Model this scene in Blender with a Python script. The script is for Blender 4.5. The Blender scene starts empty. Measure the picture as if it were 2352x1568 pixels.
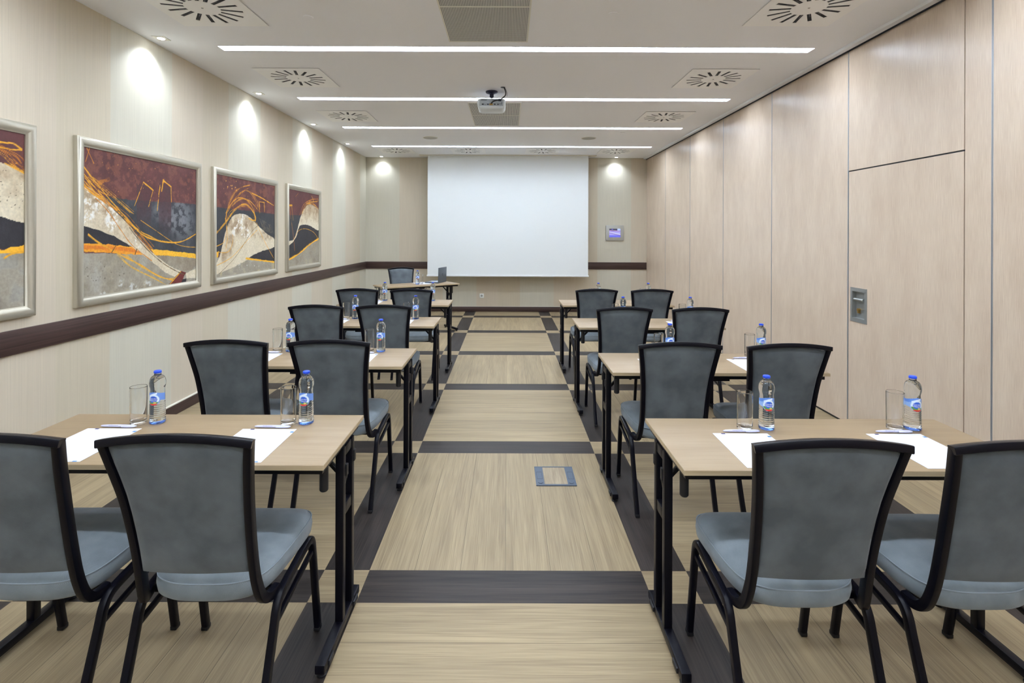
import bpy, bmesh, math, random
import numpy as np
from mathutils import Vector, Matrix

# ------------------------------------------------------------------ camera, world, exposure
sc = bpy.context.scene
COL = sc.collection
F = 1200.0                       # focal length in pixels of the 2352 px wide frame
cam_d = bpy.data.cameras.new('camera')
cam_d.sensor_fit = 'HORIZONTAL'
cam_d.sensor_width = 36.0
cam_d.lens = F / 2352.0 * 36.0
cam_d.shift_x = 10.0 / 2352.0
cam_d.shift_y = -247.0 / 2352.0
cam_d.clip_start = 0.05
cam = bpy.data.objects.new('camera', cam_d)
COL.objects.link(cam)
cam.matrix_world = (Matrix.Translation((0, 0, 1.5)) @ Matrix.Rotation(math.radians(90), 4, 'X')
                    @ Matrix.Rotation(0.0035, 4, 'Z'))
sc.camera = cam

world = bpy.data.worlds.new('world')
sc.world = world
world.use_nodes = True
world.node_tree.nodes['Background'].inputs[0].default_value = (0.8, 0.85, 0.9, 1)
world.node_tree.nodes['Background'].inputs[1].default_value = 0.3

sc.view_settings.view_transform = 'Standard'
sc.view_settings.look = 'None'
sc.view_settings.gamma = 1.0
sc.view_settings.use_curve_mapping = False
sc.view_settings.exposure = 1.46
STRIP_POWER = 17.0               # glow of the ceiling strips
SPOT_POWER = 8.5                # watts of each wall-washing downlight

# room extents (metres); the camera stands at the origin and looks along +Y
XL, XR, YB, YF, ZC = -2.744, 2.70, -2.3, 10.1, 2.97
STRIPS = [-2.045, -0.49, 1.065, 2.62, 4.165, 5.715, 7.265, 8.815]
SX0, SX1, SW = -2.29, 2.415, 0.10

# ------------------------------------------------------------------ helpers
def s2l(c):
    c = c / 255.0
    return c / 12.92 if c <= 0.04045 else ((c + 0.055) / 1.055) ** 2.4

def rgb(r, g, b):
    return (s2l(r), s2l(g), s2l(b), 1.0)

def new_mat(name):
    m = bpy.data.materials.new(name)
    m.use_nodes = True
    nt = m.node_tree
    return m, nt, nt.nodes['Principled BSDF']

def plain(name, col, rough=0.5, metal=0.0, spec=0.5, trans=0.0, ior=1.45, bump=0.0, bscale=400.0, var=0.0, vscale=6.0):
    m, nt, b = new_mat(name)
    b.inputs['Base Color'].default_value = col
    b.inputs['Roughness'].default_value = rough
    b.inputs['Metallic'].default_value = metal
    b.inputs['Specular IOR Level'].default_value = spec
    b.inputs['Transmission Weight'].default_value = trans
    b.inputs['IOR'].default_value = ior
    tc = nt.nodes.new('ShaderNodeTexCoord')
    if bump:
        n = nt.nodes.new('ShaderNodeTexNoise'); n.inputs['Scale'].default_value = bscale
        n.inputs['Detail'].default_value = 3
        nt.links.new(tc.outputs['Object'], n.inputs['Vector'])
        bp = nt.nodes.new('ShaderNodeBump'); bp.inputs['Strength'].default_value = bump
        bp.inputs['Distance'].default_value = 0.001
        nt.links.new(n.outputs[0], bp.inputs['Height'])
        nt.links.new(bp.outputs[0], b.inputs['Normal'])
    if var:
        n = nt.nodes.new('ShaderNodeTexNoise'); n.inputs['Scale'].default_value = vscale
        n.inputs['Detail'].default_value = 5
        nt.links.new(tc.outputs['Object'], n.inputs['Vector'])
        mr = nt.nodes.new('ShaderNodeMapRange')
        mr.inputs['From Min'].default_value = 0.3; mr.inputs['From Max'].default_value = 0.7
        mr.inputs['To Min'].default_value = 1 - var; mr.inputs['To Max'].default_value = 1 + var
        nt.links.new(n.outputs[0], mr.inputs['Value'])
        mx = nt.nodes.new('ShaderNodeVectorMath'); mx.operation = 'SCALE'
        mx.inputs[0].default_value = col[:3]
        nt.links.new(mr.outputs[0], mx.inputs['Scale'])
        nt.links.new(mx.outputs[0], b.inputs['Base Color'])
    return m

def glow(name, col, power):
    m = bpy.data.materials.new(name); m.use_nodes = True
    nt = m.node_tree; nt.nodes.clear()
    e = nt.nodes.new('ShaderNodeEmission'); e.inputs[0].default_value = col; e.inputs[1].default_value = power
    o = nt.nodes.new('ShaderNodeOutputMaterial'); nt.links.new(e.outputs[0], o.inputs[0])
    return m

def math_node(nt, op, a, b=None, c=None):
    n = nt.nodes.new('ShaderNodeMath'); n.operation = op
    for i, v in enumerate((a, b, c)):
        if v is None: continue
        if isinstance(v, (int, float)): n.inputs[i].default_value = v
        else: nt.links.new(v, n.inputs[i])
    return n.outputs[0]

def mix_col(nt, fac, a, b):
    n = nt.nodes.new('ShaderNodeMix'); n.data_type = 'RGBA'
    for idx, v in ((0, fac), (6, a), (7, b)):
        if isinstance(v, (int, float)): n.inputs[idx].default_value = v
        elif isinstance(v, tuple): n.inputs[idx].default_value = v
        else: nt.links.new(v, n.inputs[idx])
    return n.outputs[2]

def grain_mat(name, c_lo, c_hi, along, rough=0.4, fine=260.0, stretch=3.0, spec=0.5, coarse=14.0, contrast=1.0, bump=0.0):
    """wood laminate whose grain runs along one object axis"""
    m, nt, b = new_mat(name)
    tc = nt.nodes.new('ShaderNodeTexCoord')
    def layer(sc_across, sc_along, detail):
        mp = nt.nodes.new('ShaderNodeMapping')
        s = [sc_across] * 3; s['XYZ'.index(along)] = sc_along
        mp.inputs['Scale'].default_value = s
        nt.links.new(tc.outputs['Object'], mp.inputs['Vector'])
        n = nt.nodes.new('ShaderNodeTexNoise'); n.inputs['Scale'].default_value = 1.0
        n.inputs['Detail'].default_value = detail
        nt.links.new(mp.outputs[0], n.inputs['Vector'])
        return n.outputs[0]
    a = layer(fine, stretch, 2.0); c = layer(coarse, stretch * 0.3, 4.0)
    f = math_node(nt, 'ADD', math_node(nt, 'MULTIPLY', a, 0.6), math_node(nt, 'MULTIPLY', c, 0.4))
    mr = nt.nodes.new('ShaderNodeMapRange')
    mr.inputs['From Min'].default_value = 0.5 - 0.14 / contrast; mr.inputs['From Max'].default_value = 0.5 + 0.14 / contrast
    nt.links.new(f, mr.inputs['Value'])
    nt.links.new(mix_col(nt, mr.outputs[0], c_lo, c_hi), b.inputs['Base Color'])
    b.inputs['Roughness'].default_value = rough
    b.inputs['Specular IOR Level'].default_value = spec
    if bump:
        bp = nt.nodes.new('ShaderNodeBump'); bp.inputs['Strength'].default_value = bump
        bp.inputs['Distance'].default_value = 0.0006
        nt.links.new(a, bp.inputs['Height']); nt.links.new(bp.outputs[0], b.inputs['Normal'])
    return m

class MB:
    """collects geometry of ONE mesh"""
    def __init__(self):
        self.v = []; self.f = []; self.mi = []; self.cur = 0
    def add(self, verts, faces):
        o = len(self.v)
        self.v += [tuple(p) for p in verts]
        self.f += [tuple(i + o for i in fc) for fc in faces]
        self.mi += [self.cur] * len(faces)
        return self
    def box(self, x0, x1, y0, y1, z0, z1, M=None, bev=0.0):
        if bev <= 0:
            vs = [(x, y, z) for x in (x0, x1) for y in (y0, y1) for z in (z0, z1)]
            fs = [(0, 1, 3, 2), (4, 6, 7, 5), (0, 4, 5, 1), (2, 3, 7, 6), (0, 2, 6, 4), (1, 5, 7, 3)]
        else:
            bm = bmesh.new()
            bmesh.ops.create_cube(bm, size=1)
            for q in bm.verts:
                q.co = Vector(((x0 + x1) / 2 + q.co.x * (x1 - x0), (y0 + y1) / 2 + q.co.y * (y1 - y0), (z0 + z1) / 2 + q.co.z * (z1 - z0)))
            bmesh.ops.bevel(bm, geom=list(bm.edges), offset=bev, segments=2, affect='EDGES', profile=0.5)
            bm.verts.index_update()
            vs = [q.co.copy() for q in bm.verts]; fs = [[q.index for q in f.verts] for f in bm.faces]
            bm.free()
        if M is not None: vs = [M @ Vector(p) for p in vs]
        return self.add(vs, fs)
    def sweep(self, path, sect, ref, cap=True, closed=False):
        P = [Vector(p) for p in path]; n = len(P); k = len(sect)
        ref = Vector(ref); vs = []
        for i in range(n):
            if closed: T = (P[(i + 1) % n] - P[i - 1]).normalized()
            elif i == 0: T = (P[1] - P[0]).normalized()
            elif i == n - 1: T = (P[-1] - P[-2]).normalized()
            else: T = ((P[i + 1] - P[i]).normalized() + (P[i] - P[i - 1]).normalized()).normalized()
            S = (ref - ref.dot(T) * T).normalized(); N = T.cross(S)
            for a, b in sect: vs.append(P[i] + S * a + N * b)
        fs = []
        rng = n if closed else n - 1
        for i in range(rng):
            j = (i + 1) % n
            for q in range(k):
                r = (q + 1) % k
                fs.append((i * k + q, i * k + r, j * k + r, j * k + q))
        if cap and not closed:
            fs.append(tuple(range(k))[::-1]); fs.append(tuple((n - 1) * k + q for q in range(k)))
        return self.add(vs, fs)
    def tube(self, path, r, seg=12, ref=(0, 0, 1), closed=False):
        P = [Vector(p) for p in path]
        T = (P[1] - P[0]).normalized()
        ref = Vector(ref)
        if abs(T.dot(ref)) > 0.95: ref = Vector((1, 0, 0)) if abs(T.x) < 0.9 else Vector((0, 1, 0))
        return self.sweep(path, [(r * math.cos(2 * math.pi * q / seg), r * math.sin(2 * math.pi * q / seg)) for q in range(seg)], ref, closed=closed)
    def lathe(self, prof, seg=32, c=(0, 0, 0), close=False):
        vs = []; fs = []; k = len(prof)
        for q in range(seg):
            a = 2 * math.pi * q / seg
            for r, z in prof: vs.append((c[0] + r * math.cos(a), c[1] + r * math.sin(a), c[2] + z))
        for q in range(seg):
            w = (q + 1) % seg
            for i in range(k if close else k - 1):
                j = (i + 1) % k
                fs.append((q * k + i, w * k + i, w * k + j, q * k + j))
        return self.add(vs, fs)
    def loft(self, rings, cap0=True, cap1=True):
        k = len(rings[0]); vs = [p for r in rings for p in r]; fs = []
        for i in range(len(rings) - 1):
            for q in range(k):
                r = (q + 1) % k
                fs.append((i * k + q, i * k + r, (i + 1) * k + r, (i + 1) * k + q))
        if cap0: fs.append(tuple(range(k))[::-1])
        if cap1: fs.append(tuple((len(rings) - 1) * k + q for q in range(k)))
        return self.add(vs, fs)
    def build(self, name, mats, parent=None, smooth=32.0, flipfix=True):
        me = bpy.data.meshes.new(name)
        me.from_pydata(self.v, [], self.f)
        bm = bmesh.new(); bm.from_mesh(me)
        bmesh.ops.remove_doubles(bm, verts=bm.verts, dist=1e-6)
        if flipfix: bmesh.ops.recalc_face_normals(bm, faces=bm.faces)
        bm.to_mesh(me); bm.free()
        if not isinstance(mats, (list, tuple)): mats = [mats]
        for m in mats: me.materials.append(m)
        if len(mats) > 1 and len(me.polygons) == len(self.mi):
            me.polygons.foreach_set('material_index', self.mi)
        if smooth:
            me.shade_smooth()
            me.set_sharp_from_angle(angle=math.radians(smooth))
        me.update()
        o = bpy.data.objects.new(name, me); COL.objects.link(o)
        if parent is not None: o.parent = parent
        return o

def rrect(w, h, r):
    """rounded rectangle section, w along the first axis"""
    pts = []
    for cx, cy, a0 in ((w / 2 - r, h / 2 - r, 0), (-w / 2 + r, h / 2 - r, 90), (-w / 2 + r, -h / 2 + r, 180), (w / 2 - r, -h / 2 + r, 270)):
        for d in (0, 45, 90):
            a = math.radians(a0 + d); pts.append((cx + r * math.cos(a), cy + r * math.sin(a)))
    return pts

def tag(o, label, cat, group=None, kind=None):
    o['label'] = label
    o['category'] = cat
    if group: o['group'] = group
    if kind: o['kind'] = kind
    return o

def thing(name, label, cat, loc=(0, 0, 0), rz=0.0, group=None):
    o = bpy.data.objects.new(name, None); COL.objects.link(o)
    o.empty_display_size = 0.1
    o.location = loc; o.rotation_euler = (0, 0, rz)
    return tag(o, label, cat, group)

def copy_tree(o, parent=None):
    c = o.copy(); COL.objects.link(c); c.parent = parent
    for ch in list(o.children): copy_tree(ch, c)
    return c

def place(proto, first, label, loc, rz=0.0, group=None):
    """the first use moves the prototype itself, later ones copy it with its parts"""
    o = proto if first else copy_tree(proto)
    o.location = loc; o.rotation_euler = (0, 0, rz)
    o['label'] = label
    if group: o['group'] = group
    return o

def text_mesh(body, size, align='CENTER'):
    cu = bpy.data.curves.new('lettering', 'FONT'); cu.body = body; cu.size = size
    cu.align_x = align; cu.align_y = 'CENTER'; cu.resolution_u = 3
    to = bpy.data.objects.new('lettering', cu); COL.objects.link(to)
    bpy.context.view_layer.update()
    dg = bpy.context.evaluated_depsgraph_get()
    me = bpy.data.meshes.new_from_object(to.evaluated_get(dg))
    vs = [v.co.copy() for v in me.vertices]; fs = [tuple(p.vertices) for p in me.polygons]
    bpy.data.objects.remove(to); bpy.data.curves.remove(cu); bpy.data.meshes.remove(me)
    return vs, fs

def smooth_path(pts, n=6, closed=False):
    P = [Vector(p) for p in pts]; out = []
    m = len(P)
    for i in range(m if closed else m - 1):
        p0 = P[i - 1] if (i > 0 or closed) else P[0]
        p1 = P[i]; p2 = P[(i + 1) % m]
        p3 = P[(i + 2) % m] if (closed or i + 2 < m) else P[-1]
        for k in range(n):
            t = k / n
            out.append(0.5 * ((2 * p1) + (p2 - p0) * t + (2 * p0 - 5 * p1 + 4 * p2 - p3) * t * t + (3 * p1 - p0 - 3 * p2 + p3) * t ** 3))
    if not closed: out.append(P[-1])
    return out

# ------------------------------------------------------------------ materials
M = {}
M['ceiling'] = plain('ceiling_paint', rgb(238, 239, 243), 0.85, spec=0.2, bump=0.1, bscale=300)
M['white'] = plain('white_metal', rgb(225, 222, 212), 0.5, bump=0.05)
M['vent_plate'] = plain('vent_plate_paint', rgb(242, 242, 242), 0.45, bump=0.05)
M['dark_void'] = plain('dark_void', rgb(24, 26, 38), 0.7, bump=0.1)
M['blade'] = plain('vent_blade', rgb(75, 76, 82), 0.5, bump=0.05)
M['black'] = plain('black_powder_coat', rgb(8, 8, 18), 0.28, spec=0.22, bump=0.25, bscale=900)
M['black_table'] = plain('black_table_frame', rgb(10, 10, 19), 0.34, spec=0.24, bump=0.2, bscale=900)
M['black_plastic'] = plain('black_plastic', rgb(26, 26, 30), 0.5, bump=0.1)
M['steel'] = plain('brushed_steel', rgb(165, 168, 166), 0.35, metal=0.7, bump=0.1)
M['alu'] = plain('aluminium_edge', rgb(172, 176, 182), 0.35, metal=0.6, bump=0.05)
M['brass'] = plain('brass', rgb(170, 135, 70), 0.35, metal=0.8, bump=0.05)
M['screen_cloth'] = plain('screen_cloth', rgb(224, 228, 228), 0.9, spec=0.1, bump=0.1, bscale=900)
M['screen_bar'] = plain('screen_bar', rgb(225, 228, 230), 0.5, bump=0.05)
M['paper'] = plain('paper', rgb(214, 216, 224), 0.8, spec=0.2, bump=0.05)
M['navy_print'] = plain('navy_print', rgb(35, 35, 100), 0.7, bump=0.02)
M['blue_print'] = plain('blue_print', rgb(80, 130, 185), 0.7, bump=0.02)
M['pen'] = plain('pen_plastic', rgb(205, 205, 232), 0.3, bump=0.02)
M['ink'] = plain('ink_print', rgb(40, 35, 95), 0.6, bump=0.02)
M['cap'] = plain('cap_plastic', rgb(30, 75, 215), 0.35, bump=0.02)
M['letter_white'] = plain('white_print', rgb(250, 250, 250), 0.6, bump=0.02)
M['frame_gold'] = plain('champagne_moulding', rgb(188, 182, 165), 0.32, metal=0.55, bump=0.1, bscale=120)
M['projector'] = plain('projector_shell', rgb(215, 222, 226), 0.45, bump=0.05)
M['projector_port'] = plain('projector_port', rgb(40, 44, 60), 0.5, bump=0.02)
M['mount'] = plain('mount_dark', rgb(50, 52, 75), 0.35, metal=0.4, bump=0.05)
M['laptop'] = plain('laptop_shell', rgb(92, 100, 108), 0.4, metal=0.3, bump=0.05)
M['keys'] = plain('laptop_deck', rgb(175, 185, 195), 0.4, bump=0.05)
M['floor_box'] = plain('floor_box_plastic', rgb(70, 82, 98), 0.45, bump=0.2)
M['floor_box_dark'] = plain('floor_box_recess', rgb(32, 38, 52), 0.5, bump=0.1)
M['socket'] = plain('socket_plastic', rgb(225, 226, 222), 0.4, bump=0.02)
M['panel_frame'] = plain('control_panel_frame', rgb(180, 180, 174), 0.45, metal=0.2, bump=0.05)
M['trim'] = grain_mat('dark_rail_wood', rgb(50, 34, 31), rgb(78, 58, 53), 'Y', 0.45, fine=120, stretch=2)
M['trim_x'] = grain_mat('dark_rail_wood_x', rgb(50, 34, 31), rgb(78, 58, 53), 'X', 0.45, fine=120, stretch=2)
M['cap_strip'] = plain('light_cap_strip', rgb(215, 210, 198), 0.5, bump=0.02)
M['partition'] = grain_mat('partition_laminate', rgb(194, 173, 152), rgb(212, 194, 173), 'Z', 0.30, fine=330, stretch=9, spec=0.5, coarse=9, bump=0.25)
M['table_top'] = grain_mat('table_laminate', rgb(141, 119, 90), rgb(156, 135, 106), 'X', 0.38, fine=260, stretch=5, spec=0.4, coarse=20)
M['table_edge'] = grain_mat('table_edge_band', rgb(170, 150, 118), rgb(184, 166, 136), 'X', 0.4, fine=200, stretch=5)
M['strip_glow'] = glow('strip_glow', (0.83, 0.935, 1.075, 1), STRIP_POWER)
M['spot_glow'] = glow('spot_glow', (0.95, 0.98, 1.0, 1), 14.0)

# woven grey upholstery
def fabric(name, col, dark):
    m, nt, b = new_mat(name)
    tc = nt.nodes.new('ShaderNodeTexCoord')
    n = nt.nodes.new('ShaderNodeTexNoise'); n.inputs['Scale'].default_value = 9; n.inputs['Detail'].default_value = 6
    oi = nt.nodes.new('ShaderNodeObjectInfo')
    va = nt.nodes.new('ShaderNodeVectorMath'); va.operation = 'ADD'
    nt.links.new(tc.outputs['Object'], va.inputs[0])
    rs = math_node(nt, 'MULTIPLY', oi.outputs['Random'], 20.0)
    nt.links.new(rs, va.inputs[1])
    nt.links.new(va.outputs[0], n.inputs['Vector'])
    mr = nt.nodes.new('ShaderNodeMapRange'); mr.inputs['From Min'].default_value = 0.35; mr.inputs['From Max'].default_value = 0.65
    nt.links.new(n.outputs[0], mr.inputs['Value'])
    nt.links.new(mix_col(nt, mr.outputs[0], dark, col), b.inputs['Base Color'])
    mp = nt.nodes.new('ShaderNodeMapping'); mp.inputs['Rotation'].default_value = (0.4, 0.6, 0.7)
    nt.links.new(tc.outputs['Object'], mp.inputs['Vector'])
    w = nt.nodes.new('ShaderNodeTexWave'); w.inputs['Scale'].default_value = 130; w.inputs['Distortion'].default_value = 2.5
    w.inputs['Detail'].default_value = 2; w.inputs['Detail Scale'].default_value = 4
    nt.links.new(mp.outputs[0], w.inputs['Vector'])
    bp = nt.nodes.new('ShaderNodeBump'); bp.inputs['Strength'].default_value = 0.35; bp.inputs['Distance'].default_value = 0.0008
    nt.links.new(w.outputs[1], bp.inputs['Height']); nt.links.new(bp.outputs[0], b.inputs['Normal'])
    b.inputs['Roughness'].default_value = 0.9
    b.inputs['Specular IOR Level'].default_value = 0.15
    b.inputs['Sheen Weight'].default_value = 0.25
    b.inputs['Sheen Roughness'].default_value = 0.4
    return m
M['fabric'] = fabric('grey_upholstery', rgb(103, 110, 115), rgb(85, 91, 96))
M['seat_fabric'] = fabric('pale_seat_upholstery', rgb(134, 143, 150), rgb(116, 125, 132))
M['piping'] = plain('piping_cord', rgb(132, 142, 150), 0.8, bump=0.3)

# striped wallpaper: pale green and beige bands, fine vertical threads
def wallpaper(name, axis, start, period, width):
    m, nt, b = new_mat(name)
    g = nt.nodes.new('ShaderNodeNewGeometry')
    sp = nt.nodes.new('ShaderNodeSeparateXYZ'); nt.links.new(g.outputs['Position'], sp.inputs[0])
    p = sp.outputs['XYZ'.index(axis)]
    t = math_node(nt, 'SUBTRACT', p, start)
    w = math_node(nt, 'WRAP', t, period, 0.0)
    band = math_node(nt, 'LESS_THAN', w, width)
    t2 = math_node(nt, 'SUBTRACT', w, width)
    mid = math_node(nt, 'LESS_THAN', t2, (period - width) * 0.5)
    mp = nt.nodes.new('ShaderNodeMapping'); s = [1.0] * 3
    s['XYZ'.index(axis)] = 300.0; s[2] = 2.0
    mp.inputs['Scale'].default_value = s; nt.links.new(g.outputs['Position'], mp.inputs['Vector'])
    n = nt.nodes.new('ShaderNodeTexNoise'); n.inputs['Scale'].default_value = 1; n.inputs['Detail'].default_value = 3
    nt.links.new(mp.outputs[0], n.inputs['Vector'])
    mr = nt.nodes.new('ShaderNodeMapRange'); mr.inputs['From Min'].default_value = 0.3; mr.inputs['From Max'].default_value = 0.7
    mr.inputs['To Min'].default_value = 0.93; mr.inputs['To Max'].default_value = 1.05
    nt.links.new(n.outputs[0], mr.inputs['Value'])
    beige = mix_col(nt, mid, rgb(203, 192, 170), rgb(206, 194, 174))
    c = mix_col(nt, band, beige, rgb(205, 200, 183))
    v = nt.nodes.new('ShaderNodeVectorMath'); v.operation = 'SCALE'
    nt.links.new(c, v.inputs[0]); nt.links.new(mr.outputs[0], v.inputs['Scale'])
    nt.links.new(v.outputs[0], b.inputs['Base Color'])
    b.inputs['Roughness'].default_value = 0.55
    b.inputs['Specular IOR Level'].default_value = 0.3
    return m
M['wall_side'] = wallpaper('striped_wallpaper_side', 'Y', 2.08, 1.525, 0.66)
M['wall_far'] = wallpaper('striped_wallpaper_far', 'X', -2.744, 1.493, 0.65)

# plank floor: u runs along the grain (metres), v across; colour attribute holds the plank tone
def floor_mat():
    m, nt, b = new_mat('vinyl_planks')
    uv = nt.nodes.new('ShaderNodeUVMap'); uv.uv_map = 'grain'
    uv2 = nt.nodes.new('ShaderNodeUVMap'); uv2.uv_map = 'edge'
    at = nt.nodes.new('ShaderNodeAttribute'); at.attribute_name = 'tone'
    def noise(sx, sy, det, dist=0.0):
        mp = nt.nodes.new('ShaderNodeMapping'); mp.inputs['Scale'].default_value = (sx, sy, 1)
        nt.links.new(uv.outputs[0], mp.inputs['Vector'])
        n = nt.nodes.new('ShaderNodeTexNoise'); n.noise_dimensions = '2D'
        n.inputs['Scale'].default_value = 1; n.inputs['Detail'].default_value = det
        n.inputs['Distortion'].default_value = dist
        nt.links.new(mp.outputs[0], n.inputs['Vector']); return n.outputs[0]
    a = noise(1.3, 34, 5, 0.9); c = noise(4, 230, 2); d = noise(0.8, 9, 3, 0.8)
    f = math_node(nt, 'ADD', math_node(nt, 'MULTIPLY', a, 0.38), math_node(nt, 'ADD', math_node(nt, 'MULTIPLY', c, 0.32), math_node(nt, 'MULTIPLY', d, 0.3)))
    mr = nt.nodes.new('ShaderNodeMapRange'); mr.inputs['From Min'].default_value = 0.34; mr.inputs['From Max'].default_value = 0.66
    nt.links.new(f, mr.inputs['Value'])
    sep = nt.nodes.new('ShaderNodeSeparateColor'); nt.links.new(at.outputs['Color'], sep.inputs[0])
    light = mix_col(nt, mr.outputs[0], rgb(126, 110, 85), rgb(163, 145, 114))
    dark = mix_col(nt, mr.outputs[0], rgb(22, 19, 18), rgb(60, 52, 48))
    c1 = mix_col(nt, sep.outputs[0], light, dark)
    v = nt.nodes.new('ShaderNodeVectorMath'); v.operation = 'SCALE'
    nt.links.new(c1, v.inputs[0]); nt.links.new(sep.outputs[1], v.inputs['Scale'])
    s2 = nt.nodes.new('ShaderNodeSeparateXYZ'); nt.links.new(uv2.outputs[0], s2.inputs[0])
    # s2.x = distance to one long edge, s2.y = to the other
    mn = math_node(nt, 'MINIMUM', s2.outputs[0], s2.outputs[1])
    seam = math_node(nt, 'LESS_THAN', mn, 0.0009)
    c2 = mix_col(nt, math_node(nt, 'MULTIPLY', seam, 0.75), v.outputs[0], rgb(60, 48, 38))
    nt.links.new(c2, b.inputs['Base Color'])
    rr = nt.nodes.new('ShaderNodeMapRange'); rr.inputs['To Min'].default_value = 0.42; rr.inputs['To Max'].default_value = 0.55
    nt.links.new(a, rr.inputs['Value']); nt.links.new(rr.outputs[0], b.inputs['Roughness'])
    b.inputs['Specular IOR Level'].default_value = 0.32
    bp = nt.nodes.new('ShaderNodeBump'); bp.inputs['Strength'].default_value = 0.15; bp.inputs['Distance'].default_value = 0.001
    nt.links.new(c, bp.inputs['Height']); nt.links.new(bp.outputs[0], b.inputs['Normal'])
    return m
M['floor'] = floor_mat()

def vcol_mat(name, rough=0.6, emit=0.0, bump=0.4, var=0.12, nscale=60):
    m, nt, b = new_mat(name)
    at = nt.nodes.new('ShaderNodeAttribute'); at.attribute_name = 'paint'
    tc = nt.nodes.new('ShaderNodeTexCoord')
    n = nt.nodes.new('ShaderNodeTexNoise'); n.inputs['Scale'].default_value = nscale; n.inputs['Detail'].default_value = 5
    nt.links.new(tc.outputs['Object'], n.inputs['Vector'])
    mr = nt.nodes.new('ShaderNodeMapRange'); mr.inputs['From Min'].default_value = 0.3; mr.inputs['From Max'].default_value = 0.7
    mr.inputs['To Min'].default_value = 1 - var; mr.inputs['To Max'].default_value = 1 + var
    nt.links.new(n.outputs[0], mr.inputs['Value'])
    v = nt.nodes.new('ShaderNodeVectorMath'); v.operation = 'SCALE'
    nt.links.new(at.outputs['Color'], v.inputs[0]); nt.links.new(mr.outputs[0], v.inputs['Scale'])
    if not emit: nt.links.new(v.outputs[0], b.inputs['Base Color'])
    else: b.inputs['Base Color'].default_value = (0.02, 0.02, 0.03, 1)
    b.inputs['Roughness'].default_value = rough
    if emit:
        nt.links.new(v.outputs[0], b.inputs['Emission Color']); b.inputs['Emission Strength'].default_value = emit
    if bump:
        bp = nt.nodes.new('ShaderNodeBump'); bp.inputs['Strength'].default_value = bump; bp.inputs['Distance'].default_value = 0.002
        nt.links.new(n.outputs[0], bp.inputs['Height']); nt.links.new(bp.outputs[0], b.inputs['Normal'])
    return m
M['canvas'] = vcol_mat('painted_canvas')
M['label'] = vcol_mat('bottle_label', 0.45, bump=0, var=0.0)
M['display'] = vcol_mat('lit_display', 0.3, emit=0.34, bump=0, var=0.0)

def glass(name, col, ior):
    m, nt, b = new_mat(name)
    b.inputs['Base Color'].default_value = col
    b.inputs['Roughness'].default_value = 0.0
    b.inputs['Transmission Weight'].default_value = 1.0
    b.inputs['IOR'].default_value = ior
    n = nt.nodes.new('ShaderNodeTexNoise'); n.inputs['Scale'].default_value = 40
    tc = nt.nodes.new('ShaderNodeTexCoord'); nt.links.new(tc.outputs['Object'], n.inputs['Vector'])
    bp = nt.nodes.new('ShaderNodeBump'); bp.inputs['Strength'].default_value = 0.02; bp.inputs['Distance'].default_value = 0.001
    nt.links.new(n.outputs[0], bp.inputs['Height']); nt.links.new(bp.outputs[0], b.inputs['Normal'])
    return m
M['water'] = glass('water_bottle_plastic', (0.90, 0.96, 1.0, 1), 1.33)
M['tumbler'] = glass('tumbler_glass', (0.98, 0.985, 0.98, 1), 1.45)
M['blue_glass'] = glass('blue_bottle_foot', (0.16, 0.32, 0.95, 1), 1.33)

# fine perforated return-air panel
def grille_mat():
    m, nt, b = new_mat('perforated_grille')
    tc = nt.nodes.new('ShaderNodeTexCoord'); sp = nt.nodes.new('ShaderNodeSeparateXYZ')
    nt.links.new(tc.outputs['Object'], sp.inputs[0])
    fx = math_node(nt, 'WRAP', sp.outputs[0], 0.0105, 0.0)
    fy = math_node(nt, 'WRAP', sp.outputs[1], 0.0105, 0.0)
    hx = math_node(nt, 'GREATER_THAN', fx, 0.0048); hy = math_node(nt, 'GREATER_THAN', fy, 0.003)
    h = math_node(nt, 'MULTIPLY', hx, hy)
    nt.links.new(mix_col(nt, h, rgb(214, 213, 206), rgb(50, 52, 56)), b.inputs['Base Color'])
    b.inputs['Roughness'].default_value = 0.6
    return m
M['grille'] = grille_mat()

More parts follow.
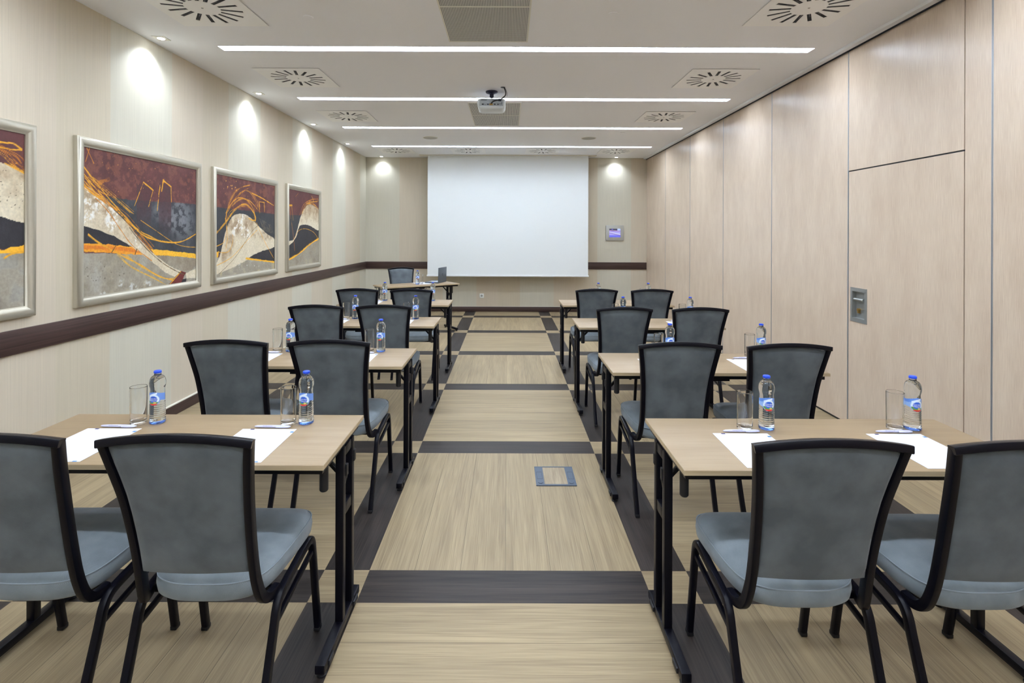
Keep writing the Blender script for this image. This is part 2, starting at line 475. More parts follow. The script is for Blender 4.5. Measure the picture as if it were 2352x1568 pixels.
# ------------------------------------------------------------------ room shell
def build_floor():
    x_edges = []
    c = -0.005
    cols = [(c - 0.605, c + 0.605, 'sq', 0)]
    for s, lim in ((-1, XL), (1, XR)):
        a, k = 0.605, 0
        kk = 1
        while a < 3:
            for w, t in ((0.2, 'band'), (1.2, 'sq')):
                a0, a1 = a, a + w
                x0, x1 = sorted((c + s * a0, c + s * a1))
                x0 = max(x0, XL); x1 = min(x1, XR)
                if x1 - x0 > 0.001: cols.append((x0, x1, t, s * kk))
                a = a1
            kk += 1
    rows = []
    for j in range(-4, 7):
        y0 = 2.123 + 1.45 * j
        for a0, a1, t in ((y0, y0 + 0.206, 'band'), (y0 + 0.206, y0 + 1.45, 'sq')):
            a0 = max(a0, YB); a1 = min(a1, YF)
            if a1 - a0 > 0.001: rows.append((a0, a1, t, j))
    rnd = random.Random(5)
    V = []; Fc = []; UV = []; ED = []; TN = []
    def quad(x0, x1, y0, y1, along, dark, w0=None, w1=None):
        o = len(V)
        V.extend([(x0, y0, 0), (x1, y0, 0), (x1, y1, 0), (x0, y1, 0)])
        Fc.append((o, o + 1, o + 2, o + 3))
        ru, rv = rnd.uniform(0, 60), rnd.uniform(0, 60)
        tone = (1.0 if dark else 0.0, rnd.uniform(0.93, 1.06), 0, 1)
        for (x, y) in ((x0, y0), (x1, y0), (x1, y1), (x0, y1)):
            if along == 'X':
                UV.append((x + ru, y - y0 + rv)); ED.append((y - y0, y1 - y))
            else:
                UV.append((y + ru, x - x0 + rv)); ED.append((x - x0, x1 - x))
            TN.append(tone)
    for (x0, x1, tx, ix) in cols:
        for (y0, y1, ty, j) in rows:
            if tx == 'band' and ty == 'band': quad(x0, x1, y0, y1, 'X', False)
            elif tx == 'band': quad(x0, x1, y0, y1, 'Y', True)
            elif ty == 'band': quad(x0, x1, y0, y1, 'X', True)
            else:
                if (ix + j) % 2 == 0:
                    n = max(1, round((x1 - x0) / 0.2017)); w = (x1 - x0) / n
                    for q in range(n): quad(x0 + q * w, x0 + (q + 1) * w, y0, y1, 'Y', False)
                else:
                    n = max(1, round((y1 - y0) / 0.2073)); w = (y1 - y0) / n
                    for q in range(n): quad(x0, x1, y0 + q * w, y0 + (q + 1) * w, 'X', False)
    # slab body below the surface
    o = len(V)
    V.extend([(XL, YB, -0.1), (XR, YB, -0.1), (XR, YF, -0.1), (XL, YF, -0.1)])
    Fc.append((o + 3, o + 2, o + 1, o))
    UV.extend([(0, 0)] * 4); ED.extend([(1, 1)] * 4); TN.extend([(0, 1, 0, 1)] * 4)
    me = bpy.data.meshes.new('floor'); me.from_pydata(V, [], Fc)
    u1 = me.uv_layers.new(name='grain'); u2 = me.uv_layers.new(name='edge')
    u1.data.foreach_set('uv', [q for p in UV for q in p]); u2.data.foreach_set('uv', [q for p in ED for q in p])
    ca = me.color_attributes.new('tone', 'FLOAT_COLOR', 'CORNER')
    ca.data.foreach_set('color', [q for p in TN for q in p])
    me.materials.append(M['floor'])
    ob = bpy.data.objects.new('floor', me); COL.objects.link(ob)
    tag(ob, 'light wood plank floor with dark brown plank borders forming squares', 'floor', kind='structure')
build_floor()

# walls (slabs with thickness outside the room)
def slab(name, label, x0, x1, y0, y1, z0, z1, mat, cat='wall'):
    o = MB().box(x0, x1, y0, y1, z0, z1).build(name, mat, smooth=0)
    return tag(o, label, cat, kind='structure')
slab('wall_left', 'left wall with beige and pale green striped wallpaper', XL - 0.1, XL, YB, YF, 0, 3.12, M['wall_side'])
slab('wall_far', 'far wall with beige and pale green striped wallpaper behind projection screen', XL - 0.1, XR + 0.12, YF, YF + 0.1, 0, 3.12, M['wall_far'])
slab('wall_back', 'wall behind the camera with striped wallpaper', XL - 0.1, XR + 0.12, YB - 0.1, YB, 0, 3.12, M['wall_far'])

# ceiling with openings for the light strips
cb = MB()
edges = [YB]
for s in STRIPS: edges += [s - SW / 2, s + SW / 2]
edges.append(YF)
def cquad(x0, x1, y0, y1):
    cb.add([(x0, y0, ZC), (x1, y0, ZC), (x1, y1, ZC), (x0, y1, ZC)], [(3, 2, 1, 0)])
XC = 2.655                        # ceiling edge at the partition track
for i in range(len(edges) - 1):
    y0, y1 = edges[i], edges[i + 1]
    if i % 2 == 0:
        cquad(XL, SX0, y0, y1); cquad(SX0, SX1, y0, y1); cquad(SX1, XC, y0, y1)
    else:
        cquad(XL, SX0, y0, y1); cquad(SX1, XC, y0, y1)
cb.add([(XL, YB, 3.12), (XR, YB, 3.12), (XR, YF, 3.12), (XL, YF, 3.12)], [(0, 1, 2, 3)])
cb.add([(XC, YB, ZC), (XC, YF, ZC), (XC, YF, 3.12), (XC, YB, 3.12)], [(0, 1, 2, 3)])
ceil = cb.build('ceiling', M['ceiling'], smooth=0, flipfix=False)
tag(ceil, 'white ceiling crossed by bright recessed light strips', 'ceiling', kind='structure')

# partition track: stepped white edge and black slot above the panels
tr = MB(); tr.box(XC - 0.035, XC + 0.012, YB, YF, ZC - 0.022, ZC + 0.001)
o = tr.build('trim_1', M['ceiling'], smooth=0)
tag(o, 'narrow white ceiling edge along the top of the folding partition', 'trim', kind='structure')
MB().box(XC + 0.013, XC + 0.02, YB, YF, ZC - 0.032, ZC + 0.10).build('track_slot', M['dark_void'], o, smooth=0)
MB().box(XC + 0.0205, XR + 0.02, YB, YF, ZC - 0.016, ZC + 0.10).build('track_cover', M['dark_void'], o, smooth=0)

# right wall: movable partition of wood-look panels
XP = 2.685
wr = slab('wall_right', 'right wall of pale wood folding partition panels with thin metal seams', XR + 0.02, XR + 0.12, YB, YF, 0, 3.12, M['dark_void'])
seams = [-2.27, -0.68, 0.50, 1.70, 2.895, 4.12, 5.315, 6.51, 7.70, 8.90, 10.095]
ZP = 2.946
for i in range(len(seams) - 1):
    y0, y1 = seams[i] + 0.005, seams[i + 1] - 0.005
    if i == 4:     # the panel that holds the pass door
        MB().box(XP, XR + 0.018, y0, 3.068, 0.02, ZP).build('partition_panel', M['partition'], wr, smooth=0)
        MB().box(XP, XR + 0.018, 3.076, y1, 2.006, ZP).build('partition_panel', M['partition'], wr, smooth=0)
        MB().box(XP + 0.008, XR + 0.019, 3.066, 3.078, 0.02, ZP).build('door_gap', M['black_plastic'], wr, smooth=0)
    else:
        MB().box(XP, XR + 0.018, y0, y1, 0.02, ZP).build('partition_panel', M['partition'], wr, smooth=0)
for s in seams[1:-1]:
    MB().box(XP - 0.0015, XR + 0.016, s - 0.0055, s + 0.0055, 0.02, ZP).build('metal_seam', M['alu'], wr, smooth=0)
    MB().box(XP - 0.0018, XR + 0.01, s - 0.0007, s + 0.0007, 0.02, ZP).build('seam_joint', M['black_plastic'], wr, smooth=0)
MB().box(XP + 0.01, XR + 0.018, YB, YF, 0.0, 0.021).build('bottom_seal', M['black_plastic'], wr, smooth=0)
# pass door
dm = MB(); dx = XR + 0.016
for bb in ((3.076, 3.925, 0.022, 1.996), (4.063, 4.112, 0.022, 1.996), (3.925, 4.063, 0.022, 0.862), (3.925, 4.063, 1.066, 1.996)): dm.box(XP, dx, *bb)
d = dm.build('door_1', M['partition'], smooth=0)
tag(d, 'pass door cut into the pale wood partition panel, with recessed metal handle', 'door', kind='structure')
MB().box(XP + 0.006, XR + 0.015, 3.077, 4.113, 1.995, 2.007).build('door_head_gap', M['black_plastic'], d, smooth=0)
hp = MB()
hy0, hy1, hz0, hz1 = 3.90, 4.085, 0.832, 1.095
iy0, iy1, iz0, iz1 = 3.925, 4.063, 0.862, 1.066
for b_ in ((hy0, iy0, hz0, hz1), (iy1, hy1, hz0, hz1), (iy0, iy1, hz0, iz0), (iy0, iy1, iz1, hz1)):
    hp.box(XP - 0.004, XP + 0.002, b_[0], b_[1], b_[2], b_[3])
plate = hp.build('handle_plate', M['steel'], d, smooth=0)
tray = MB(); xb = XP + 0.028
tray.box(xb - 0.002, xb, iy0, iy1, iz0, iz1)
tray.box(XP, xb, iy0, iy0 + 0.0015, iz0, iz1); tray.box(XP, xb, iy1 - 0.0015, iy1, iz0, iz1)
tray.box(XP, xb, iy0, iy1, iz0, iz0 + 0.0015); tray.box(XP, xb, iy0, iy1, iz1 - 0.0015, iz1)
tray.build('dish', M['steel'], plate, smooth=0)
lever = MB(); lever.tube([(XP + 0.004, 3.94, 1.005), (XP + 0.004, 4.045, 1.005)], 0.0125, 14)
lever.tube([(XP + 0.004, 4.018, 1.005), (xb, 4.018, 1.005)], 0.009, 12)
lever.build('lever', M['steel'], plate)
lk = MB(); lk.tube([(XP + 0.010, 4.02, 0.925), (xb - 0.002, 4.02, 0.925)], 0.012, 16); lk.box(XP + 0.012, xb - 0.002, 4.012, 4.028, 0.90, 0.925)
lk.build('lock_cylinder', M['brass'], plate)

# dado rail and baseboards
def trim_obj(name, label, b, mat):
    o = MB().box(*b, bev=0.002).build(name, mat)
    return tag(o, label, 'trim', kind='structure')
trim_obj('trim_2', 'dark brown dado rail running along the left wall under the paintings', (XL, XL + 0.016, YB, YF - 0.016, 0.822, 0.958), M['trim'])
trim_obj('trim_3', 'dark brown dado rail across the far wall', (XL, XP - 0.002, YF - 0.016, YF, 0.822, 0.958), M['trim_x'])
o = trim_obj('baseboard_left', 'dark brown baseboard along the left wall', (XL, XL + 0.014, YB, YF - 0.014, 0, 0.088), M['trim'])
MB().box(XL, XL + 0.017, YB, YF - 0.014, 0.088, 0.097).build('cap_strip', M['cap_strip'], o, smooth=0)
o = trim_obj('baseboard_far', 'dark brown baseboard along the far wall', (XL, XP - 0.002, YF - 0.014, YF, 0, 0.095), M['trim_x'])
MB().box(XL, XP - 0.002, YF - 0.017, YF, 0.095, 0.103).build('cap_strip', M['cap_strip'], o, smooth=0)

# ------------------------------------------------------------------ ceiling lights
L = SX1 - SX0
def make_strip():
    t = thing('ceiling_light', 'strip', 'ceiling light', (0, 0, 0), 0, 'recessed light strips across the ceiling')
    h = MB()
    zt = 0.055
    x0, x1, y0, y1 = -L / 2, L / 2, -SW / 2, SW / 2
    # open channel
    h.add([(x0, y0, 0), (x1, y0, 0), (x1, y0, zt), (x0, y0, zt)], [(0, 1, 2, 3)])
    h.add([(x0, y1, 0), (x1, y1, 0), (x1, y1, zt), (x0, y1, zt)], [(3, 2, 1, 0)])
    h.add([(x0, y0, 0), (x0, y1, 0), (x0, y1, zt), (x0, y0, zt)], [(0, 1, 2, 3)])
    h.add([(x1, y0, 0), (x1, y1, 0), (x1, y1, zt), (x1, y0, zt)], [(3, 2, 1, 0)])
    h.add([(x0, y0, zt), (x1, y0, zt), (x1, y1, zt), (x0, y1, zt)], [(3, 2, 1, 0)])
    h.build('housing', M['ceiling'], t, smooth=0, flipfix=False)
    n = 4; w = L / n
    for q in range(n):
        a = x0 + q * w + (0.026 if q else 0.012); b = x0 + (q + 1) * w - (0.026 if q < n - 1 else 0.012)
        MB().box(a, b, y0 + 0.006, y1 - 0.006, 0.024, 0.052, bev=0.004).build('diffuser', M['strip_glow'], t)
    return t
strip = make_strip()
names = {0: 'recessed ceiling strip out of view, farthest behind the camera', 1: 'recessed ceiling strip out of view, just behind the camera',
         2: 'recessed ceiling strip out of view, just in front of the camera', 3: 'recessed ceiling strip out of view above the nearest tables', 4: 'bright recessed light strip nearest the camera, just beyond the large grille', 5: 'bright recessed light strip passing behind the projector',
         6: 'bright recessed light strip beyond the projector, third from camera', 7: 'bright recessed light strip farthest from camera, above projection screen'}
for i, y in enumerate(STRIPS):
    place(strip, i == 0, names[i], ((SX0 + SX1) / 2, y, ZC))

# wall washing downlights
def make_down():
    t = thing('downlight', 'd', 'ceiling light', (0, 0, 0), 0, 'small square downlights beside the walls')
    p = MB(); p.box(-0.046, 0.046, -0.046, 0.046, -0.004, 0.0, bev=0.001)
    p.build('bezel', M['white'], t)
    MB().lathe([(0.0, -0.006), (0.024, -0.0055), (0.026, -0.004), (0.0, -0.004)], 24).build('lens', M['spot_glow'], t)
    return t
down = make_down()
def spot_lamp(parent, name, dirv, power, off=(0, 0, 0)):
    ld = bpy.data.lights.new(name, 'SPOT'); ld.energy = power; ld.color = (0.84, 0.94, 1.06)
    ld.spot_size = math.radians(124); ld.spot_blend = 1.0; ld.shadow_soft_size = 0.018
    lo = bpy.data.objects.new(name, ld); COL.objects.link(lo); lo.parent = parent
    lo.location = (off[0], off[1], -0.022)
    lo.rotation_euler = Vector(dirv).to_track_quat('-Z', 'Y').to_euler()
dl = [(-2.62, -0.6, 'w'), (-2.62, 0.88, 'w'), (-2.62, 2.42, 'w'), (-2.625, 3.95, 'w'), (-2.625, 5.50, 'w'), (-2.625, 7.04, 'w'), (-2.63, 8.57, 'w'),
      (-2.415, 9.98, 'f'), (2.07, 9.965, 'f')]
dlab = {0: 'square downlight by left wall out of view, behind the camera', 1: 'square downlight by left wall out of view, beside the camera',
        2: 'square downlight by left wall out of view, above the cut-off painting', 3: 'small square downlight by left wall, nearest the camera', 4: 'small square downlight by left wall, second from camera',
        5: 'small square downlight by left wall, third from camera', 6: 'small square downlight by left wall, farthest from camera',
        7: 'small square downlight above far wall, left of the projection screen', 8: 'small square downlight above far wall, right of the projection screen'}
for i, (x, y, k) in enumerate(dl):
    o = place(down, i == 0, dlab[i], (x, y, ZC))
for o in [q for q in COL.objects if q.name.startswith('downlight')]:
    far = o.location.y > 9.9
    spot_lamp(o, 'lamp', (0.0, 0.05, -1) if far else (-0.05, 0, -1), SPOT_POWER * (0.8 if far else 1))

# swirl air diffusers
def make_vent():
    t = thing('air_vent', 'v', 'air vent', (0, 0, 0), 0, 'square swirl air vents in the ceiling')
    bm = bmesh.new()
    hs = 0.298
    loops = [[(-hs, -hs), (hs, -hs), (hs, hs), (-hs, hs)]]
    for k in range(16):
        a = math.radians(11.25 + 22.5 * k + 2); c_, s_ = math.cos(a), math.sin(a)
        off = 0.004
        q = []
        for r, w in ((0.108, -0.0125), (0.243, -0.0125), (0.243, 0.0125), (0.108, 0.0125)):
            q.append((r * c_ - (w + off) * s_, r * s_ + (w + off) * c_))
        loops.append(q)
    ed = []
    for lp in loops:
        vs = [bm.verts.new((x, y, -0.006)) for x, y in lp]
        for i in range(len(vs)): ed.append(bm.edges.new((vs[i], vs[(i + 1) % len(vs)])))
    bmesh.ops.triangle_fill(bm, use_beauty=True, use_dissolve=False, edges=ed)
    # drop any faces that filled a slot
    kill = []
    for f in bm.faces:
        c = f.calc_center_median(); r = math.hypot(c.x, c.y)
        if 0.108 < r < 0.243:
            for lp in loops[1:]:
                ins = True
                for i in range(4):
                    x0, y0 = lp[i]; x1, y1 = lp[(i + 1) % 4]
                    if (x1 - x0) * (c.y - y0) - (y1 - y0) * (c.x - x0) < 0: ins = False
                if ins: kill.append(f); break
    bmesh.ops.delete(bm, geom=kill, context='FACES_ONLY')
    ext = bmesh.ops.extrude_face_region(bm, geom=list(bm.faces))
    for e in ext['geom']:
        if isinstance(e, bmesh.types.BMVert): e.co.z = -0.0035
    bmesh.ops.recalc_face_normals(bm, faces=bm.faces)
    me = bpy.data.meshes.new('face_plate'); bm.to_mesh(me); bm.free()
    me.materials.append(M['vent_plate'])
    o = bpy.data.objects.new('face_plate', me); COL.objects.link(o); o.parent = t
    MB().lathe([(0.0, -0.0036), (0.25, -0.0036), (0.25, -0.0002), (0.0, -0.0002)], 32).build('dark_plenum', M['dark_void'], t, smooth=0)
    bl = MB()
    for k in range(16):
        a = math.radians(11.25 + 22.5 * k + 2)
        R_ = Matrix.Rotation(a, 4, 'Z')
        bl.box(0.11, 0.17, -0.003, 0.004, -0.0040, -0.0034, M=R_)
    bl.build('guide_blades', M['blade'], t, smooth=0)
    MB().lathe([(0.0, -0.0085), (0.006, -0.008), (0.007, -0.006), (0.0, -0.006)], 16).build('centre_screw', M['steel'], t)
    return t
vent = make_vent()
vl = [(-1.995, 3.405, 'square swirl air vent nearest the camera, left side of the ceiling'), (1.94, 3.372, 'square swirl air vent nearest the camera, right side of the ceiling'),
      (-1.985, 4.945, 'square swirl air vent second from camera on the left, between two light strips'), (1.935, 4.93, 'square swirl air vent second from camera on the right'),
      (-2.005, 6.56, 'square swirl air vent third from camera on the left'), (1.95, 6.54, 'square swirl air vent third from camera on the right'),
      (-1.975, 9.25, 'square swirl air vent in the far row, leftmost of four'), (-0.70, 9.25, 'square swirl air vent in the far row, second from the left'),
      (0.61, 9.25, 'square swirl air vent in the far row, third from the left'), (1.91, 9.25, 'square swirl air vent in the far row, rightmost of four')]
for i, (x, y, lb) in enumerate(vl): place(vent, i == 0, lb, (x, y, ZC))

# return air grilles, two perforated squares each
def make_grille():
    t = thing('ceiling_grille', 'g', 'air grille', (0, 0, 0), 0, 'perforated grilles in the ceiling')
    fr = MB()
    fr.box(-0.300, 0.300, -0.62, -0.606, -0.005, 0); fr.box(-0.300, 0.300, 0.606, 0.62, -0.005, 0)
    fr.box(-0.300, -0.290, -0.606, 0.606, -0.005, 0); fr.box(0.290, 0.300, -0.606, 0.606, -0.005, 0)
    fr.box(-0.290, 0.290, -0.006, 0.006, -0.005, 0)
    fr.build('grille_frame', M['white'], t, smooth=0)
    MB().box(-0.290, 0.290, -0.606, -0.006, -0.003, -0.0005).build('perforated_panel', M['grille'], t, smooth=0)
    MB().box(-0.290, 0.290, 0.006, 0.606, -0.003, -0.0005).build('perforated_panel', M['grille'], t, smooth=0)
    return t
gr = make_grille()
place(gr, True, 'large perforated ceiling grille at the top of the picture, nearest the camera', (-0.152, 3.375, ZC))
place(gr, False, 'perforated ceiling grille behind the projector', (-0.152, 6.47, ZC))

# ceiling loudspeakers
sp_ = thing('ceiling_speaker', 's', 'speaker', (0, 0, 0), 0, 'round ceiling loudspeakers')
MB().lathe([(0.105, 0.0), (0.115, -0.002), (0.112, -0.005), (0.104, -0.006)], 40).build('rim', M['white'], sp_)
MB().lathe([(0.0, -0.005), (0.105, -0.004), (0.105, 0.0), (0.0, 0.0)], 40).build('mesh_cover', plain('speaker_mesh', rgb(178, 177, 172), 0.7, bump=0.6, bscale=700), sp_)
place(sp_, True, 'round ceiling loudspeaker on the left, before the farthest light strip', (-1.19, 8.0, ZC))
place(sp_, False, 'round ceiling loudspeaker on the right, before the farthest light strip', (1.235, 8.0, ZC))
for i, (x, y, lb) in enumerate([(-1.36, 3.55, 'tiny flat sprinkler cover in the ceiling, left of the large grille'), (0.70, 3.48, 'tiny flat sprinkler cover right of the large ceiling grille'),
                                (1.66, 7.55, 'tiny flat sprinkler cover near the right end of third strip')]):
    o = MB().lathe([(0.0, -0.006), (0.03, -0.006), (0.034, -0.003), (0.034, 0.0), (0.0, 0.0)], 24).build('sprinkler_cover', M['ceiling'])
    o.location = (x, y, ZC); tag(o, lb, 'sprinkler cover', 'sprinkler covers in the ceiling')

# ------------------------------------------------------------------ projector
t = thing('projector', 'white projector with rear sockets hanging below the ceiling on a dark mount', 'projector', (-0.17, 5.40, ZC))
MB().lathe([(0.0, 0.0), (0.062, 0.0), (0.064, -0.006), (0.058, -0.016), (0.03, -0.026), (0.0, -0.028)], 32).build('ceiling_plate', M['mount'], t)
MB().lathe([(0.0, -0.02), (0.021, -0.02), (0.021, -0.058), (0.015, -0.064), (0.0, -0.064)], 24).build('mount_post', M['mount'], t)
kn = MB(); kn.lathe([(0.0, -0.06), (0.006, -0.06), (0.006, -0.074), (0.011, -0.076), (0.011, -0.084), (0.0, -0.084)], 16, (0, 0, 0))
kn.lathe([(0.0, -0.076), (0.010, -0.076), (0.010, -0.082), (0.005, -0.084), (0.005, -0.094), (0.0, -0.094)], 16, (0.028, 0, 0)); kn.tube([(0, 0, -0.08), (0, 0, -0.1)], 0.008)
kn.build('adjusting_screw', M['steel'], t)
pl = MB(); pl.box(-0.07, 0.13, -0.05, 0.08, -0.099, -0.095); pl.build('mount_bracket', M['mount'], t, smooth=0)
body = MB()
rings = []
for z, sx, sy in ((-0.099, 0.128, 0.10), (-0.106, 0.140, 0.112), (-0.135, 0.143, 0.115), (-0.165, 0.141, 0.113), (-0.195, 0.132, 0.104), (-0.206, 0.116, 0.09)):
    rings.append([(0.0 + x * 1, y, z) for x, y in rrect(sx * 2, sy * 2, 0.025)])
body.loft(rings)
bo = body.build('projector_body', M['projector'], t, smooth=50)
MB().box(-0.120, 0.118, -0.1185, -0.110, -0.176, -0.108, bev=0.002).build('socket_panel', M['keys'], bo)
ports = MB()
for x, w in ((-0.086, 0.022), (-0.035, 0.022), (0.035, 0.020), (0.068, 0.016)):
    ports.box(x - w / 2, x + w / 2, -0.1205, -0.117, -0.166, -0.155, bev=0.002)
for x, z in ((0.088, -0.158), (0.104, -0.146), (0.104, -0.158), (-0.061, -0.164), (-0.116 + 0.02, -0.116)):
    ports.tube([(x, -0.1205, z), (x, -0.117, z)], 0.004, 10)
for q in range(9): ports.box(-0.100 + q * 0.0062, -0.0965 + q * 0.0062, -0.1205, -0.117, -0.122, -0.113)
for q in range(7): ports.box(0.012 + q * 0.0062, 0.0155 + q * 0.0062, -0.1205, -0.117, -0.122, -0.113)
ports.build('ports', M['projector_port'], bo)
MB().box(-0.018, 0.016, -0.128, -0.117, -0.170, -0.154, bev=0.002).build('video_plug', M['brass'], bo)
MB().box(0.072, 0.102, -0.128, -0.117, -0.130, -0.106, bev=0.002).build('power_plug', M['projector_port'], bo)
MB().lathe([(0.0, 0.0), (0.03, 0.0), (0.032, 0.02), (0.026, 0.022), (0.0, 0.018)], 24).build('lens', M['black_plastic'], bo).matrix_local = Matrix.Translation((0.05, 0.112, -0.15)) @ Matrix.Rotation(-math.pi / 2, 4, 'X')
cbm = MB()
cbm.tube(smooth_path([(0.125, -0.16, 0.0), (0.135, -0.15, -0.012), (0.145, -0.13, -0.04), (0.142, -0.12, -0.07), (0.122, -0.12, -0.09), (0.10, -0.125, -0.11)], 6), 0.006, 8)
cbm.tube(smooth_path([(0.075, -0.128, -0.12), (0.05, -0.145, -0.128), (0.02, -0.15, -0.14), (0.0, -0.135, -0.155)], 6), 0.006, 8)
cbm.build('cable', M['black_plastic'], t)
c2 = MB(); c2.tube(smooth_path([(0.125, -0.16, 0.0), (0.145, -0.15, -0.015), (0.158, -0.13, -0.05), (0.157, -0.125, -0.085)], 6), 0.0015, 6)
c2.build('thin_wire', M['mount'], t)
MB().lathe([(0.0, -0.0004), (0.024, -0.0004), (0.024, -0.002), (0.0, -0.002)], 20, (0.118, -0.16, 0)).build('cable_hole', M['blade'], t)

# ------------------------------------------------------------------ projection screen
t = thing('projection_screen', 'large white pull-down projection screen hanging in front of the far wall', 'projection screen', (0.0, 9.75, 0))
MB().box(-1.495, 1.503, -0.001, 0.001, 0.725, 2.957).build('screen_sheet', M['screen_cloth'], t, smooth=0)
MB().box(-1.507, 1.515, -0.012, 0.012, 0.702, 0.732, bev=0.006).build('bottom_bar', M['screen_bar'], t)
MB().box(-1.65, 1.65, -0.05, 0.12, 2.956, ZC, bev=0.003).build('ceiling_casing', M['white'], t)

# wall control panel
t = thing('control_panel', 'silver touch control panel with lit blue display on the far wall', 'control panel', (2.067, YF, 1.525))
fr = MB(); fr.box(-0.172, 0.172, -0.03, 0.0, -0.147, 0.147, bev=0.008); fo = fr.build('panel_frame', M['panel_frame'], t)
W_, H_ = 48, 36
vs = []; cols = []; fs = []
for j in range(H_ + 1):
    for i in range(W_ + 1):
        u, v = i / W_, j / H_
        vs.append((-0.108 + 0.216 * u, -0.0315, -0.083 + 0.166 * v))
        c = (120, 120, 245)
        if v > 0.80: c = (60, 58, 80)
        if v > 0.8 and u > 0.72: c = (190, 215, 255)
        if v > 0.84 and v < 0.95 and 0.2 < u < 0.34: c = (120, 125, 230)
        if 0.68 < v - 0.08 * (1 - u) < 0.74: c = (215, 160, 190)
        if 0.60 < v < 0.70: c = (155, 145, 235)
        lv = v - (0.62 - 0.30 * u)
        if -0.07 < lv < 0.06: c = (215, 215, 255)
        elif -0.14 < lv <= -0.07: c = (120, 95, 190)
        elif 0.06 <= lv and v < 0.62: c = (175, 172, 250)
        elif v < 0.25: c = (112, 115, 245)
        elif v < 0.5: c = (178, 172, 248)
        cols.append(tuple(s2l(q) for q in c) + (1.0,))
for j in range(H_):
    for i in range(W_):
        a = j * (W_ + 1) + i; fs.append((a, a + 1, a + W_ + 2, a + W_ + 1))
me = bpy.data.meshes.new('display'); me.from_pydata(vs, [], fs)
ca = me.color_attributes.new('paint', 'FLOAT_COLOR', 'POINT'); ca.data.foreach_set('color', [q for c in cols for q in c])
me.materials.append(M['display']); o = bpy.data.objects.new('display', me); COL.objects.link(o); o.parent = t

# wall socket
t = thing('wall_socket', 'white square wall socket low on the far wall', 'socket', (-0.497, YF, 0.305))
MB().box(-0.041, 0.041, -0.012, 0, -0.041, 0.041, bev=0.003).build('cover_plate', M['socket'], t)
q_ = MB(); q_.tube([(0, -0.0125, 0), (0, -0.0115, 0)], 0.021, 24, ref=(1, 0, 0)); qo = q_.build('socket_well', plain('socket_well', rgb(150, 150, 146), 0.5, bump=0.02), t)
h_ = MB()
for x in (-0.009, 0.009): h_.tube([(x, -0.0132, 0), (x, -0.0124, 0)], 0.003, 8, ref=(1, 0, 0))
h_.build('pin_holes', M['black_plastic'], t)

# floor box
t = thing('floor_box', 'square blue-grey floor outlet box with wood inlay in the aisle', 'floor outlet', (0.297, 3.236, 0.0))
fb = MB()
fb.box(-0.121, 0.121, -0.126, -0.110, 0, 0.005); fb.box(-0.121, 0.121, 0.116, 0.126, 0, 0.005)
fb.box(-0.121, -0.070, -0.110, 0.116, 0, 0.0045); fb.box(0.070, 0.121, -0.110, 0.116, 0, 0.0045)
fb.build('box_frame', M['floor_box'], t, smooth=0)
MB().box(-0.070, 0.070, -0.110, 0.116, 0, 0.0035).build('wood_inlay', grain_mat('inlay_wood', rgb(128, 112, 88), rgb(160, 143, 116), 'Y', 0.5, fine=120, stretch=6), t, smooth=0)
for s in (-1, 1):
    hd = MB()
    pts = [(s * 0.093 + 0.013 * math.cos(a), -0.090 - 0.012 * math.sin(a), 0.0052) for a in [math.pi * q / 10 for q in range(11)]]
    hd.tube(pts, 0.0013, 6)
    hd.build('pull_ring', M['floor_box_dark'], t)
    cv = MB()
    x0, x1, y0, y1 = s * 0.096 - 0.016, s * 0.096 + 0.016, -0.045, 0.05
    for bb in ((x0, x1, y1, y1 + 0.0015), (x0, x1, y0, y0 + 0.0015), (x0, x0 + 0.0015, y0, y1), (x1, x1 + 0.0015, y0, y1)):
        cv.box(bb[0], bb[1], bb[2], bb[3], 0.0042, 0.0049)
    cv.build('cable_flap', M['floor_box_dark'], t, smooth=0)

